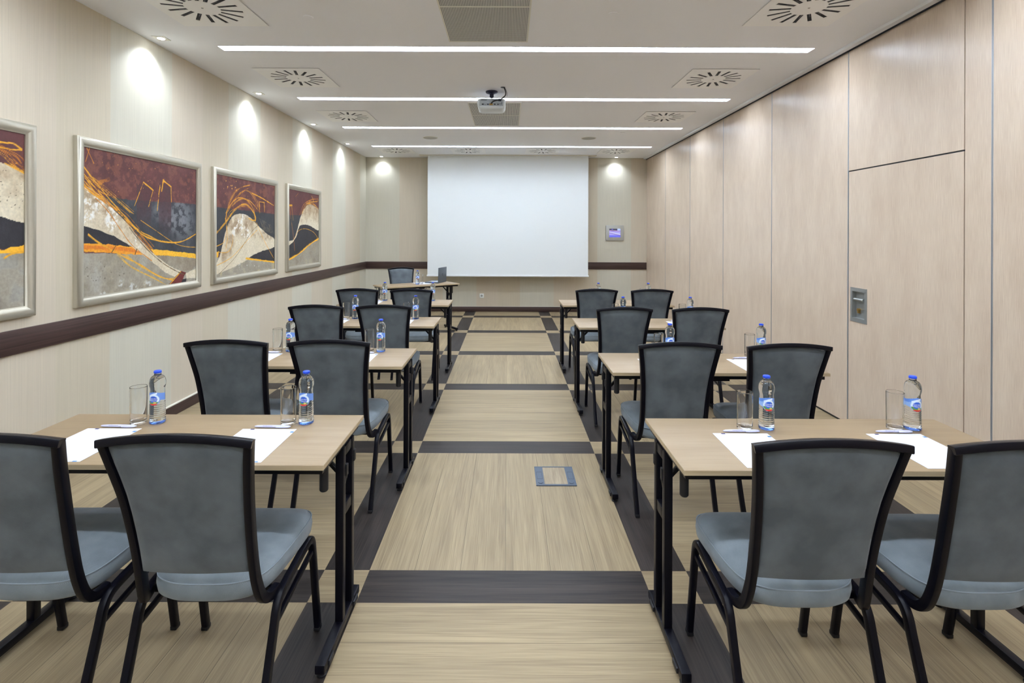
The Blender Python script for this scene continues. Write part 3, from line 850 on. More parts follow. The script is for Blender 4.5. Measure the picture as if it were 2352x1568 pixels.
# ------------------------------------------------------------------ framed paintings on the left wall
PA = {
 'dark':[(0.151,0.681),(0.243,0.679),(0.376,0.675),(0.586,0.681),(0.737,0.687),(1.0,0.688),(1.003,0.235),(0.711,0.278),(0.523,0.297),(0.436,0.386),(0.32,0.5),(0.212,0.597)],
 'wedge':[(-0.004,0.478),(0.112,0.452),(0.213,0.413),(0.32,0.356),(0.413,0.291),(0.366,0.319),(0.244,0.338),(0.112,0.351),(-0.004,0.358)],
 'orange':[(-0.004,0.361),(0.112,0.353),(0.244,0.34),(0.366,0.324),(0.436,0.292),(0.449,0.259),(0.321,0.272),(0.162,0.289),(-0.004,0.306)],
 'yband':[(0.523,0.303),(0.711,0.281),(1.011,0.239),(1.011,0.197),(0.768,0.232),(0.562,0.251)],
 'sweep':[(-0.005,0.754),(0.063,0.722),(0.151,0.661),(0.244,0.568),(0.342,0.48),(0.436,0.37),(0.536,0.275),(0.669,0.177),(0.813,0.101),(0.875,0.077),(0.784,0.045),(0.669,0.102),(0.536,0.203),(0.413,0.288),(0.32,0.351),(0.213,0.408),(0.112,0.447),(-0.004,0.475)],
 'bowl':[(0.575,0.248),(0.768,0.231),(1.011,0.197),(1.011,0.14),(0.954,0.101),(0.844,0.095),(0.697,0.163)],
 'cream2':[(0.882,0.077),(1.011,0.112),(1.012,0.024),(0.89,0.03)],
 'redflag':[(0.828,0.1),(0.887,0.082),(0.821,-0.016),(0.691,-0.009)],
 'blk':[(0.852,0.031),(0.89,0.03),(0.887,-0.012),(0.821,-0.016)],
 's1':[(0.006,0.866),(0.082,0.779),(0.171,0.682),(0.254,0.599),(0.354,0.501),(0.436,0.439),(0.51,0.407),(0.587,0.373),(0.668,0.351),(0.768,0.349),(0.843,0.357),(0.92,0.381),(1.002,0.42)],
 's2':[(0.003,0.824),(0.111,0.706),(0.243,0.589),(0.388,0.46),(0.46,0.412),(0.574,0.373),(0.768,0.347)],
 's3':[(0.008,0.751),(0.151,0.661),(0.287,0.571),(0.365,0.491),(0.536,0.308)],
 's4':[(0.436,0.525),(0.548,0.462),(0.753,0.347),(0.874,0.311),(0.994,0.301)],
 's5':[(0.382,0.633),(0.459,0.821)],
 's6':[(0.459,0.821),(0.546,0.768)],
 's7':[(0.546,0.768),(0.506,0.636)],
 's8':[(0.586,0.608),(0.612,0.818)],
 's9':[(0.628,0.769),(0.645,0.862)],
 's10':[(0.646,0.856),(0.722,0.816)],
 's11':[(0.722,0.816),(0.726,0.686)],
 's12':[(0.017,0.905),(0.046,1.009)],
 's13':[(0.025,0.995),(0.072,0.901)],
 's14':[(0.037,0.418),(0.112,0.36),(0.277,0.266),(0.437,0.183),(0.602,0.081),(0.755,0.03)],
 's15':[(0.245,0.277),(0.355,0.178),(0.549,0.075),(0.698,-0.008)],
 's16':[(0.299,0.275),(0.461,0.159),(0.669,0.057),(0.784,0.05)],
 's17':[(0.083,0.665),(0.171,0.584),(0.265,0.458),(0.366,0.334),(0.536,0.208)],
 's18':[(0.004,0.797),(0.092,0.713),(0.151,0.69)],
 's19':[(0.054,0.794),(0.131,0.746),(0.275,0.641),(0.365,0.575)],
 's20':[(0.111,0.773),(0.18,0.811)],
 's21':[(0.203,0.289),(0.244,0.353)],
 's22':[(0.389,0.268),(0.403,0.307)],
}
PB = {
 'dark':[(0.002,0.679),(0.236,0.677),(0.624,0.668),(0.999,0.66),(1.002,0.074),(0.004,0.228)],
 'ground':[(0.004,0.2),(0.239,0.163),(0.463,0.155),(0.713,0.121),(1.002,0.081),(1.004,-0.124),(0.005,-0.015)],
 'cream':[(0.004,0.121),(0.068,0.231),(0.134,0.437),(0.219,0.581),(0.309,0.627),(0.422,0.632),(0.521,0.605),(0.624,0.544),(0.755,0.467),(0.87,0.413),(1.001,0.357),(1.001,0.265),(0.757,0.225),(0.564,0.182),(0.483,0.142),(0.293,0.087),(0.152,0.057),(0.005,0.025)],
 's1':[(0.463,0.155),(0.713,0.121),(0.993,0.082)],
 'a1':[(0.133,0.531),(0.166,0.673),(0.253,0.822),(0.363,0.906),(0.519,0.952)],
 'a2':[(0.15,0.625),(0.29,0.777),(0.42,0.875),(0.539,0.875),(0.666,0.769),(0.721,0.653)],
 'a3':[(0.184,0.685),(0.308,0.791),(0.46,0.791),(0.582,0.698),(0.624,0.544)],
 'a4':[(0.011,0.431),(0.133,0.531),(0.29,0.68),(0.46,0.741),(0.603,0.647),(0.624,0.57),(0.501,0.591)],
 'a5':[(0.011,0.301),(0.117,0.344),(0.15,0.461),(0.141,0.578)],
 'a6':[(0.012,0.245),(0.169,0.238),(0.238,0.318),(0.246,0.414)],
 'a7':[(0.56,0.87),(0.753,0.829),(0.976,0.764)],
 'a8':[(0.699,0.672),(0.698,0.785),(0.787,0.785),(0.795,0.677)],
 'a9':[(0.012,0.114),(0.239,0.187),(0.462,0.338),(0.657,0.466)],
 'a10':[(0.646,0.545),(0.778,0.359),(0.98,0.132)],
 'a11':[(0.166,0.673),(0.218,0.771),(0.363,0.882),(0.479,0.932)],
 'a12':[(0.236,0.701),(0.382,0.785),(0.54,0.772),(0.688,0.678)],
 'a13':[(0.15,0.555),(0.201,0.651),(0.383,0.711),(0.561,0.684),(0.624,0.596)],
 'a14':[(0.133,0.577),(0.15,0.519),(0.168,0.391),(0.143,0.274)],
}
PC = {
 'dark':[(0.004,0.663),(0.335,0.673),(1.024,0.726),(1.028,0.324),(0.646,0.246),(0.34,0.143),(0.009,0.082)],
 'ground':[(0.009,0.089),(0.34,0.159),(0.646,0.263),(1.028,0.359),(1.031,-0.078),(0.01,-0.008)],
 'cream':[(0.007,0.33),(0.159,0.351),(0.264,0.475),(0.336,0.602),(0.409,0.7),(0.523,0.794),(0.682,0.841),(0.849,0.821),(1.024,0.752),(1.026,0.481),(0.725,0.529),(0.525,0.55),(0.373,0.539),(0.3,0.491),(0.247,0.397),(0.142,0.32),(0.007,0.265)],
 'y1':[(1.005,0.354),(0.646,0.263),(0.34,0.159),(0.025,0.089)],
 'b1':[(0.037,0.79),(0.061,0.67),(0.142,0.412),(0.189,0.196)],
 'b2':[(0.094,0.793),(0.14,0.597)],
 'b3':[(0.037,0.79),(0.104,0.794)],
 'b4':[(0.354,0.682),(0.484,0.833),(0.743,0.916),(0.978,0.941)],
 'b5':[(0.742,0.966),(0.827,0.879)],
 'b6':[(0.562,0.846),(0.956,0.91)],
 'b7':[(0.159,0.343),(0.301,0.46),(0.526,0.493),(0.809,0.446),(0.983,0.351)],
 'b8':[(0.409,0.7),(0.562,0.837),(0.806,0.852),(0.979,0.794)],
 'b9':[(0.207,0.916),(0.289,0.965)],
 'b10':[(0.978,0.932),(0.934,0.895),(0.641,0.884)],
}
PD = {
 'sweep':[(0.889,0.81),(0.944,0.803),(1.005,0.772),(1.006,0.482),(0.945,0.498),(0.89,0.511)],
 'dark':[(0.89,0.511),(0.945,0.498),(1.006,0.482),(1.007,0.357),(0.946,0.351),(0.891,0.337)],
 'band':[(0.891,0.337),(0.946,0.351),(1.007,0.361),(1.007,0.311),(0.946,0.315),(0.891,0.311)],
 'c1':[(0.889,0.926),(0.937,0.936),(0.983,0.911),(0.93,0.898),(0.889,0.899)],
 'c2':[(0.889,0.88),(0.93,0.844),(1.0,0.783)],
 'c3':[(0.889,0.86),(0.93,0.828),(1.0,0.799)],
 'c4':[(0.944,0.874),(1.0,0.832)],
 'c5':[(0.889,0.818),(1.0,0.775)],
 'c6':[(0.891,0.286),(0.932,0.308),(1.002,0.317)],
}

def up_noise(rs, h, w, n):
    g = rs.rand(max(2, int(h / n)) + 2, max(2, int(w / n)) + 2)
    yy = np.linspace(0, g.shape[0] - 1.001, h); xx = np.linspace(0, g.shape[1] - 1.001, w)
    y0 = yy.astype(int); x0 = xx.astype(int); fy = (yy - y0)[:, None]; fx = (xx - x0)[None, :]
    fy = fy * fy * (3 - 2 * fy); fx = fx * fx * (3 - 2 * fx)
    a = g[np.ix_(y0, x0)]; b = g[np.ix_(y0, x0 + 1)]; c = g[np.ix_(y0 + 1, x0)]; d = g[np.ix_(y0 + 1, x0 + 1)]
    return (a * (1 - fx) + b * fx) * (1 - fy) + (c * (1 - fx) + d * fx) * fy

class Paint:
    def __init__(self, wm, hm, w, h, seed):
        self.w, self.h, self.wm, self.hm = w, h, wm, hm
        self.S, self.T = np.meshgrid(np.linspace(0, 1, w), np.linspace(0, 1, h))
        self.X = self.S * wm; self.Yy = self.T * hm
        rs = self.rs = np.random.RandomState(seed)
        self.n1 = up_noise(rs, h, w, 40); self.n2 = up_noise(rs, h, w, 12); self.n3 = np.clip(0.5 + 1.5 * (0.30 * up_noise(rs, h, w, 3) + 0.34 * up_noise(rs, h, w, 7) + 0.36 * up_noise(rs, h, w, 17) - 0.5), 0, 1)
        self.img = np.zeros((h, w, 3))
        self.wx = (up_noise(rs, h, w, 9) - 0.5) * 0.007; self.wy = (up_noise(rs, h, w, 9) - 0.5) * 0.007
    def mixin(self, mask, ca, cb, nz):
        col = np.array(ca)[None, None, :] * (1 - nz[..., None]) + np.array(cb)[None, None, :] * nz[..., None]
        self.img = self.img * (1 - mask[..., None]) + col * mask[..., None]
    def fill(self, ca, cb, nz=None):
        self.mixin(np.ones((self.h, self.w)), ca, cb, self.n1 * 0.6 + self.n2 * 0.4 if nz is None else nz)
    def inside(self, pts, smooth=True, warp=True):
        if smooth: pts = [tuple(p)[:2] for p in smooth_path([(a, b, 0) for a, b in pts], 4, closed=False)]
        x = self.S + (self.wx if warp else 0); y = self.T + (self.wy if warp else 0)
        ins = np.zeros(x.shape, bool); n = len(pts); j = n - 1
        for i in range(n):
            xi, yi = pts[i]; xj, yj = pts[j]
            if yi != yj:
                c = ((yi > y) != (yj > y)) & (x < (xj - xi) * (y - yi) / (yj - yi) + xi)
                ins ^= c
            j = i
        return ins.astype(float)
    def poly(self, pts, ca, cb, nz=None, smooth=True):
        self.mixin(self.inside(pts, smooth), ca, cb, self.n1 * 0.4 + self.n2 * 0.35 + self.n3 * 0.25 if nz is None else nz)
    def line(self, pts, wid, col, rough=0.35, jit=0.0, smooth=True, alpha=1.0):
        if smooth and len(pts) > 2: pts = [tuple(p)[:2] for p in smooth_path([(a, b, 0) for a, b in pts], 5)]
        D = np.full(self.S.shape, 9.0)
        for (a, b), (c, d) in zip(pts[:-1], pts[1:]):
            ax, ay, bx, by = a * self.wm, b * self.hm, c * self.wm, d * self.hm
            i0 = max(0, int((min(a, c) - 0.04) * self.w)); i1 = min(self.w, int((max(a, c) + 0.04) * self.w) + 1)
            j0 = max(0, int((min(b, d) - 0.04) * self.h)); j1 = min(self.h, int((max(b, d) + 0.04) * self.h) + 1)
            if i1 <= i0 or j1 <= j0: continue
            X = self.X[j0:j1, i0:i1] - ax; Y = self.Yy[j0:j1, i0:i1] - ay
            dx, dy = bx - ax, by - ay; q = dx * dx + dy * dy + 1e-12
            tt = np.clip((X * dx + Y * dy) / q, 0, 1)
            dd = np.hypot(X - tt * dx, Y - tt * dy)
            D[j0:j1, i0:i1] = np.minimum(D[j0:j1, i0:i1], dd)
        w = wid * (0.6 + 0.8 * self.n2)
        m = np.clip((w - D) / 0.0018 + 0.5, 0, 1)
        m = m * np.clip((self.n3 - rough * 0.8) * 5 + 0.7, 0.35, 1) * alpha
        self.mixin(m, col, (0.90, 0.62, 0.12), self.n3 * 0.5)
    def strands(self, pts, n, spread, wid, col, seed=1, alpha=0.9):
        r = random.Random(seed)
        for _ in range(n):
            o = (r.uniform(-spread, spread), r.uniform(-spread, spread)); k = r.uniform(-spread, spread)
            self.line([(a + o[0] + k * math.sin(3 * i / len(pts)), b + o[1] - k * math.cos(2 * i / len(pts))) for i, (a, b) in enumerate(pts)], wid * r.uniform(0.6, 1.1), col, 0.4, alpha=alpha)
    def specks(self, box, n, col, rmin=0.002, rmax=0.006, seed=3):
        r = random.Random(seed)
        for _ in range(n):
            s, t_ = r.uniform(box[0], box[1]), r.uniform(box[2], box[3])
            rr = r.uniform(rmin, rmax)
            m = np.clip((rr - np.hypot(self.X - s * self.wm, self.Yy - t_ * self.hm)) / 0.002 + 0.3, 0, 1)
            self.mixin(m, col, col, self.n3)
    def mesh(self, name, xw, y0, z0, parent):
        w, h = self.w, self.h
        P = np.zeros((h, w, 3)); P[..., 0] = xw; P[..., 1] = y0 + self.X; P[..., 2] = z0 + self.Yy
        idx = np.arange(w * h).reshape(h, w)
        q = np.stack([idx[:-1, :-1], idx[:-1, 1:], idx[1:, 1:], idx[1:, :-1]], -1).reshape(-1, 4)
        me = bpy.data.meshes.new(name); me.from_pydata(P.reshape(-1, 3).tolist(), [], q.tolist())
        c = np.clip(self.img, 0, 1); lin = np.where(c <= 0.04045, c / 12.92, ((c + 0.055) / 1.055) ** 2.4)
        full = np.ones((h * w, 4)); full[:, :3] = lin.reshape(-1, 3)
        ca = me.color_attributes.new('paint', 'FLOAT_COLOR', 'POINT'); ca.data.foreach_set('color', full.ravel())
        me.materials.append(M['canvas'])
        o = bpy.data.objects.new(name, me); COL.objects.link(o); o.parent = parent
        return o
def c8(r, g, b): return (r / 255, g / 255, b / 255)
MAR0, MAR1 = c8(78, 38, 40), c8(112, 62, 58)
DK0, DK1 = c8(38, 40, 46), c8(74, 77, 82)
BL0, BL1 = c8(32, 30, 36), c8(50, 47, 52)
CR0, CR1 = c8(205, 190, 160), c8(226, 216, 192)
BR0, BR1 = c8(135, 105, 75), c8(196, 178, 148)
GR0, GR1 = c8(140, 130, 112), c8(172, 166, 152)
OR0, OR1 = c8(225, 135, 25), c8(240, 170, 40)
YE = c8(228, 165, 35); YD = c8(190, 110, 20)

def framed(label, y0, y1, painter, w, h, seed):
    """frame outer edge y0..y1 along the wall, z 1.022..2.114"""
    z0, z1 = 1.022, 2.114; fw = 0.062
    t = thing('framed_painting', label, 'painting', (XL, (y0 + y1) / 2, z0), 0, 'framed abstract paintings on the left wall')
    fr = MB()
    prof = [(0.0, 0.0), (0.0, 0.024), (0.006, 0.032), (0.018, 0.037), (0.036, 0.036), (0.050, 0.028), (0.056, 0.022), (0.062, 0.020), (0.062, 0.0)]
    cy = (y0 + y1) / 2; hw = (y1 - y0) / 2; H = z1 - z0
    corners = [(-hw, 0, 1, 1), (hw, 0, -1, 1), (hw, H, -1, -1), (-hw, H, 1, -1)]
    rings = []
    for (yy, zz, sy, sz) in corners: rings.append([(p[1], yy + sy * p[0], zz + sz * p[0]) for p in prof])
    k = len(prof); vs = [p for r in rings for p in r]; fs = []
    for i in range(4):
        j = (i + 1) % 4
        for q in range(k - 1): fs.append((i * k + q, i * k + q + 1, j * k + q + 1, j * k + q))
    fr.add(vs, fs); fr.build('frame', M['frame_gold'], t, smooth=40)
    MB().box(0.001, 0.012, -hw + 0.01, hw - 0.01, 0.01, H - 0.01).build('backing_board', M['black_plastic'], t, smooth=0)
    P = Paint(2 * hw - 2 * fw, H - 2 * fw, w, h, seed)
    painter(P)
    P.mesh('canvas', 0.014, -hw + fw - 0.001, fw - 0.001, t)

def paint_a(P):
    P.fill(MAR0, MAR1)
    P.mixin(np.clip((P.n2 + P.n3 - 1.05) * 2.5, 0, 0.45), c8(150, 90, 55), c8(128, 84, 66), P.n1)
    P.poly(PA['dark'], DK0, DK1, smooth=False)
    for cx, cy, r in ((0.80, 0.62, 0.22), (0.60, 0.60, 0.10), (0.86, 0.50, 0.20), (0.72, 0.52, 0.1)):
        d = np.hypot(P.X - cx * P.wm, P.Yy - cy * P.hm)
        m = np.clip(1 - d / r, 0, 1) * np.clip((P.n3 + P.n2 - 0.75) * 3, 0, 1) * P.inside(PA['dark'], False)
        P.mixin(m * 0.8, c8(150, 150, 152), c8(120, 122, 128), P.n3)
    for x0, x1, a, b in ((0.40, 0.53, 0.44, 0.80), (0.60, 0.725, 0.40, 0.83)):
        m = ((P.S > x0) & (P.S < x1) & (P.T < b) & (P.T > a)).astype(float) * np.clip((P.T - a) * 3.2, 0, 0.75)
        P.mixin(m, c8(84, 44, 48), c8(62, 40, 46), P.n2)
    ground = [(-0.1, 0.30), (0.16, 0.285), (0.45, 0.262), (0.6, 0.245), (0.77, 0.23), (1.1, 0.19), (1.1, -0.1), (-0.1, -0.1)]
    P.poly(ground, GR0, GR1, smooth=False)
    m = P.inside(ground, False) * np.clip((P.n2 - 0.55) * 3, 0, 1) * np.clip(0.5 - P.T * 1.2, 0, 0.6)
    P.mixin(m, c8(178, 160, 125), c8(165, 168, 172), P.n1)
    P.poly(PA['wedge'], BL0, BL1, smooth=False)
    P.poly(PA['orange'], OR0, OR1, smooth=False)
    P.poly(PA['yband'], OR1, c8(245, 195, 50), smooth=False)
    P.line([(-0.02, 0.335), (0.2, 0.318), (0.43, 0.29)], 0.012, c8(215, 110, 25), 0.3)
    P.poly(PA['bowl'], c8(120, 105, 88), c8(165, 155, 135), smooth=False)
    P.poly(PA['sweep'], CR0, CR1, smooth=False)
    sw = P.inside(PA['sweep'], False)
    edge = np.clip(1 - (0.72 - 0.9 * P.S - P.T) * 5, 0, 1)
    P.mixin(sw * edge * np.clip(P.n2 * 1.3 - 0.15, 0, 0.8) * np.clip(1.2 - P.S * 1.6, 0.1, 1), BR0, BR1, P.n3)
    for cx, cy, r in ((0.03, 0.56, 0.07), (0.11, 0.64, 0.05), (0.2, 0.54, 0.07), (0.42, 0.39, 0.05), (0.02, 0.67, 0.04)):
        d = np.hypot(P.X - cx * P.wm, (P.Yy - cy * P.hm) * 0.6)
        P.mixin(np.clip((1 - d / r) * 3, 0, 1) * np.clip((P.n3 - 0.45) * 6, 0, 1) * sw, c8(240, 238, 232), c8(225, 222, 214), P.n3)
    P.poly(PA['cream2'], CR0, CR1, smooth=False)
    P.poly(PA['redflag'], c8(92, 30, 30), c8(118, 45, 40), smooth=False)
    P.poly(PA['blk'], BL0, BL1, smooth=False)
    P.line([(0.828, 0.095), (0.69, -0.02)], 0.004, YE, 0.1)
    for cx, cy, r in ((0.5, 0.02, 0.05), (0.38, 0.0, 0.05), (0.14, -0.01, 0.04), (0.27, 0.06, 0.03), (0.36, 0.03, 0.03)):
        d = np.hypot(P.X - cx * P.wm, P.Yy - cy * P.hm)
        P.mixin(np.clip((1 - d / r) * 2, 0, 1) * np.clip((P.n3 - 0.4) * 6, 0, 1), c8(205, 205, 200), c8(190, 192, 190), P.n3)
    P.strands(PA['s3'], 7, 0.018, 0.0025, YD, 4)
    P.strands(PA['s18'], 8, 0.03, 0.0025, YE, 5)
    P.strands(PA['s19'], 5, 0.02, 0.002, YE, 6)
    P.line(PA['s1'], 0.0036, YE, 0.2); P.line(PA['s2'], 0.003, YE, 0.3); P.line(PA['s4'], 0.0025, YE, 0.4)
    P.line([(0.36, 0.49), (0.46, 0.41), (0.57, 0.371), (0.72, 0.348), (0.85, 0.358), (1.0, 0.42)], 0.004, YE, 0.1)
    for k in ('s5', 's8', 's11', 's7'): P.line(PA[k], 0.003, YE, 0.3)
    for k in ('s6', 's9', 's10'): P.line(PA[k], 0.0065, YE, 0.2)
    P.line([(0.600, 0.74), (0.612, 0.80)], 0.006, YE, 0.1)
    P.line(PA['s12'], 0.003, YD, 0.2); P.line(PA['s13'], 0.003, YD, 0.2)
    for k in ('s14', 's15', 's16'): P.strands(PA[k], 2, 0.006, 0.003, c8(225, 175, 60), 7)
    P.line(PA['s14'], 0.0035, YE, 0.2); P.line(PA['s17'], 0.0028, YD, 0.3)
    P.line(PA['s21'], 0.004, c8(60, 45, 35), 0.1); P.line(PA['s22'], 0.004, c8(60, 45, 35), 0.1)
    P.line(PA['s20'], 0.012, YD, 0.6, alpha=0.6)
    P.line([(x, y - 0.012) for x, y in PA['sweep'][4:10]], 0.004, c8(70, 66, 66), 0.4)
    P.specks((0.1, 0.6, 0.72, 0.98), 26, c8(220, 150, 60), 0.001, 0.004)
    P.specks((0.0, 0.3, 0.1, 0.24), 30, c8(90, 80, 68), 0.0015, 0.005, 8)

def paint_b(P):
    P.fill(MAR0, MAR1)
    P.mixin(np.clip((P.n2 + P.n3 - 1.05) * 2.5, 0, 0.45), c8(150, 90, 55), c8(128, 84, 66), P.n1)
    P.poly(PB['dark'], DK0, c8(60, 62, 66), smooth=False)
    P.poly(PB['ground'], GR0, GR1, smooth=False)
    P.mixin(P.inside(PB['ground'], False) * np.clip((P.n2 - 0.55) * 4, 0, 0.7), c8(190, 170, 120), c8(160, 162, 168), P.n1)
    P.poly([(0.45, 0.15), (0.56, 0.185), (0.76, 0.23), (1.02, 0.28), (1.02, 0.075), (0.71, 0.118)], BL0, BL1, smooth=False)
    P.poly(PB['cream'], CR0, CR1)
    cr = P.inside(PB['cream'])
    for cx, cy, rx, ry in ((0.42, 0.52, 0.28, 0.16), (0.2, 0.40, 0.09, 0.25), (0.8, 0.40, 0.3, 0.07), (0.12, 0.22, 0.06, 0.12)):
        d = np.hypot((P.S - cx) / rx, (P.T - cy) / ry)
        P.mixin(cr * np.clip((1 - d) * 2, 0, 1) * np.clip(P.n2 * 1.6 - 0.2, 0, 0.85), BR0, BR1, P.n3)
    for cx, cy, r in ((0.40, 0.52, 0.12), (0.30, 0.45, 0.10), (0.48, 0.42, 0.08), (0.33, 0.38, 0.07)):
        d = np.hypot(P.X - cx * P.wm, (P.Yy - cy * P.hm) * 0.8)
        P.mixin(np.clip((1 - d / r) * 3, 0, 1) * np.clip((P.n3 - 0.55) * 6, 0, 1) * cr, c8(242, 240, 234), c8(228, 224, 216), P.n3)
    P.poly([(0.0, 0.245), (0.045, 0.25), (0.035, 0.20), (0.0, 0.19)], OR1, c8(245, 200, 60), smooth=False)
    P.line(PB['s1'], 0.009, c8(240, 185, 45), 0.0)
    for i, k in enumerate(('a1', 'a2', 'a3', 'a4', 'a11', 'a12', 'a13')): P.strands(PB[k], 2, 0.014, 0.0026, YE if i % 2 else YD, 11 + i)
    for k in ('a1', 'a3', 'a4', 'a5', 'a6', 'a7', 'a9', 'a10', 'a14'): P.line(PB[k], 0.003, YE, 0.2)
    P.line(PB['a7'], 0.005, YE, 0.3)
    P.line(PB['a8'], 0.005, YE, 0.2, smooth=False)
    P.line([(0.05, 0.03), (0.3, 0.19), (0.55, 0.44), (0.70, 0.53)], 0.0022, c8(70, 62, 60), 0.2)
    for q in range(9):
        P.line([(0.70 + 0.03 * q, 0.60 - 0.01 * q), (0.78 + 0.025 * q, 0.46 - 0.005 * q)], 0.0024, c8(165, 165, 160), 0.6, alpha=0.7)
    P.specks((0.05, 0.98, 0.74, 0.98), 40, c8(220, 150, 60), 0.001, 0.004, 9)
    P.specks((0.1, 0.3, 0.87, 0.97), 12, c8(235, 170, 60), 0.003, 0.008, 10)
    P.specks((0.3, 0.95, 0.0, 0.1), 10, c8(205, 205, 200), 0.003, 0.009, 12)

def paint_c(P):
    P.fill(MAR0, MAR1)
    P.poly(PC['dark'], DK0, c8(60, 62, 66), smooth=False)
    P.poly([(0.0, 0.265), (0.142, 0.32), (0.3, 0.49), (0.373, 0.539), (0.525, 0.55), (0.725, 0.529), (1.03, 0.481), (1.03, 0.36), (0.646, 0.25), (0.34, 0.15), (0.0, 0.08)], BL0, BL1, smooth=False)
    P.poly(PC['ground'], GR0, GR1, smooth=False)
    P.mixin(P.inside(PC['ground'], False) * np.clip((P.n2 - 0.5) * 4, 0, 0.7), c8(120, 108, 95), c8(175, 165, 140), P.n1)
    P.poly(PC['cream'], CR0, CR1)
    cr = P.inside(PC['cream'])
    P.mixin(cr * np.clip((P.T - 0.58) * 5 + P.n2 * 0.8 - 0.4, 0, 0.9), BR0, BR1, P.n3)
    P.line(PC['y1'], 0.010, c8(242, 180, 40), 0.0)
    P.line([(1.01, 0.352), (0.90, 0.325)], 0.012, c8(242, 180, 40), 0.0)
    for i, k in enumerate(('b4', 'b8')): P.strands(PC[k], 3, 0.012, 0.0025, YE if i else YD, 31 + i)
    for k in ('b5', 'b6', 'b10', 'b1', 'b2', 'b7'): P.line(PC[k], 0.0028, YE if k != 'b1' else YD, 0.3)
    P.line(PC['b3'], 0.008, YE, 0.2); P.line(PC['b9'], 0.002, YD, 0.3)
    P.line([(x, y + 0.02) for x, y in PC['y1']], 0.003, c8(70, 60, 50), 0.4)

def paint_d(P):
    P.fill(MAR0, MAR1)
    ground = [(-0.1, 0.31), (0.5, 0.33), (1.1, 0.315), (1.1, -0.1), (-0.1, -0.1)]
    P.poly(ground, GR0, GR1, smooth=False)
    P.mixin(P.inside(ground, False) * np.clip((P.n2 - 0.5) * 4, 0, 0.7), c8(110, 98, 84), c8(160, 158, 150), P.n1)
    P.poly([(-0.1, 0.42), (0.3, 0.5), (0.6, 0.55), (0.89, 0.511), (0.945, 0.498), (1.1, 0.47), (1.1, 0.36), (0.89, 0.337), (0.5, 0.35), (-0.1, 0.33)], BL0, BL1, smooth=False)
    P.poly([(-0.1, 0.55), (0.2, 0.75), (0.5, 0.86), (0.889, 0.815), (0.944, 0.80), (1.1, 0.75), (1.1, 0.465), (0.945, 0.498), (0.89, 0.511), (0.6, 0.55), (0.3, 0.5), (-0.1, 0.42)], CR0, CR1, smooth=False)
    m = ((P.T > 0.5) & (P.T < 0.86)).astype(float) * np.clip((P.T - 0.6) * 4 + P.n2 - 0.7, 0, 0.8) * (P.img[..., 2] > 0.45)
    P.mixin(m, BR0, BR1, P.n3)
    P.poly([(-0.1, 0.33), (0.891, 0.332), (0.946, 0.349), (1.1, 0.365), (1.1, 0.308), (0.9, 0.311), (-0.1, 0.30)], OR1, c8(245, 190, 45), smooth=False)
    P.line([(0.80, 0.93), (0.889, 0.932), (0.937, 0.936), (0.983, 0.911)], 0.006, YE, 0.1)
    P.line([(0.80, 0.905), (0.889, 0.902), (0.93, 0.900), (0.983, 0.908)], 0.005, YE, 0.1)
    for i, k in enumerate(('c2', 'c3', 'c4')): P.strands([(0.7, 0.96)] + PD[k], 3, 0.015, 0.0026, YE if i % 2 else YD, 41 + i)
    P.line(PD['c5'], 0.004, YE, 0.2); P.line(PD['c6'], 0.005, YE, 0.1)
    P.specks((0.85, 1.0, 0.55, 0.78), 30, c8(70, 55, 40), 0.0015, 0.004, 14)

framed('framed abstract painting cut off by the left edge of the picture', 1.85, 3.012, paint_d, 220, 230, 4)
framed('largest-looking framed abstract painting, with maroon sky, pale sweep and orange band', 3.296, 4.636, paint_a, 400, 330, 1)
framed('framed abstract painting with a pale hill under yellow loops, middle of wall', 4.826, 6.18, paint_b, 330, 270, 2)
framed('narrowest framed abstract painting with a curling pale wave, farthest along the wall', 6.442, 7.607, paint_c, 250, 230, 3)

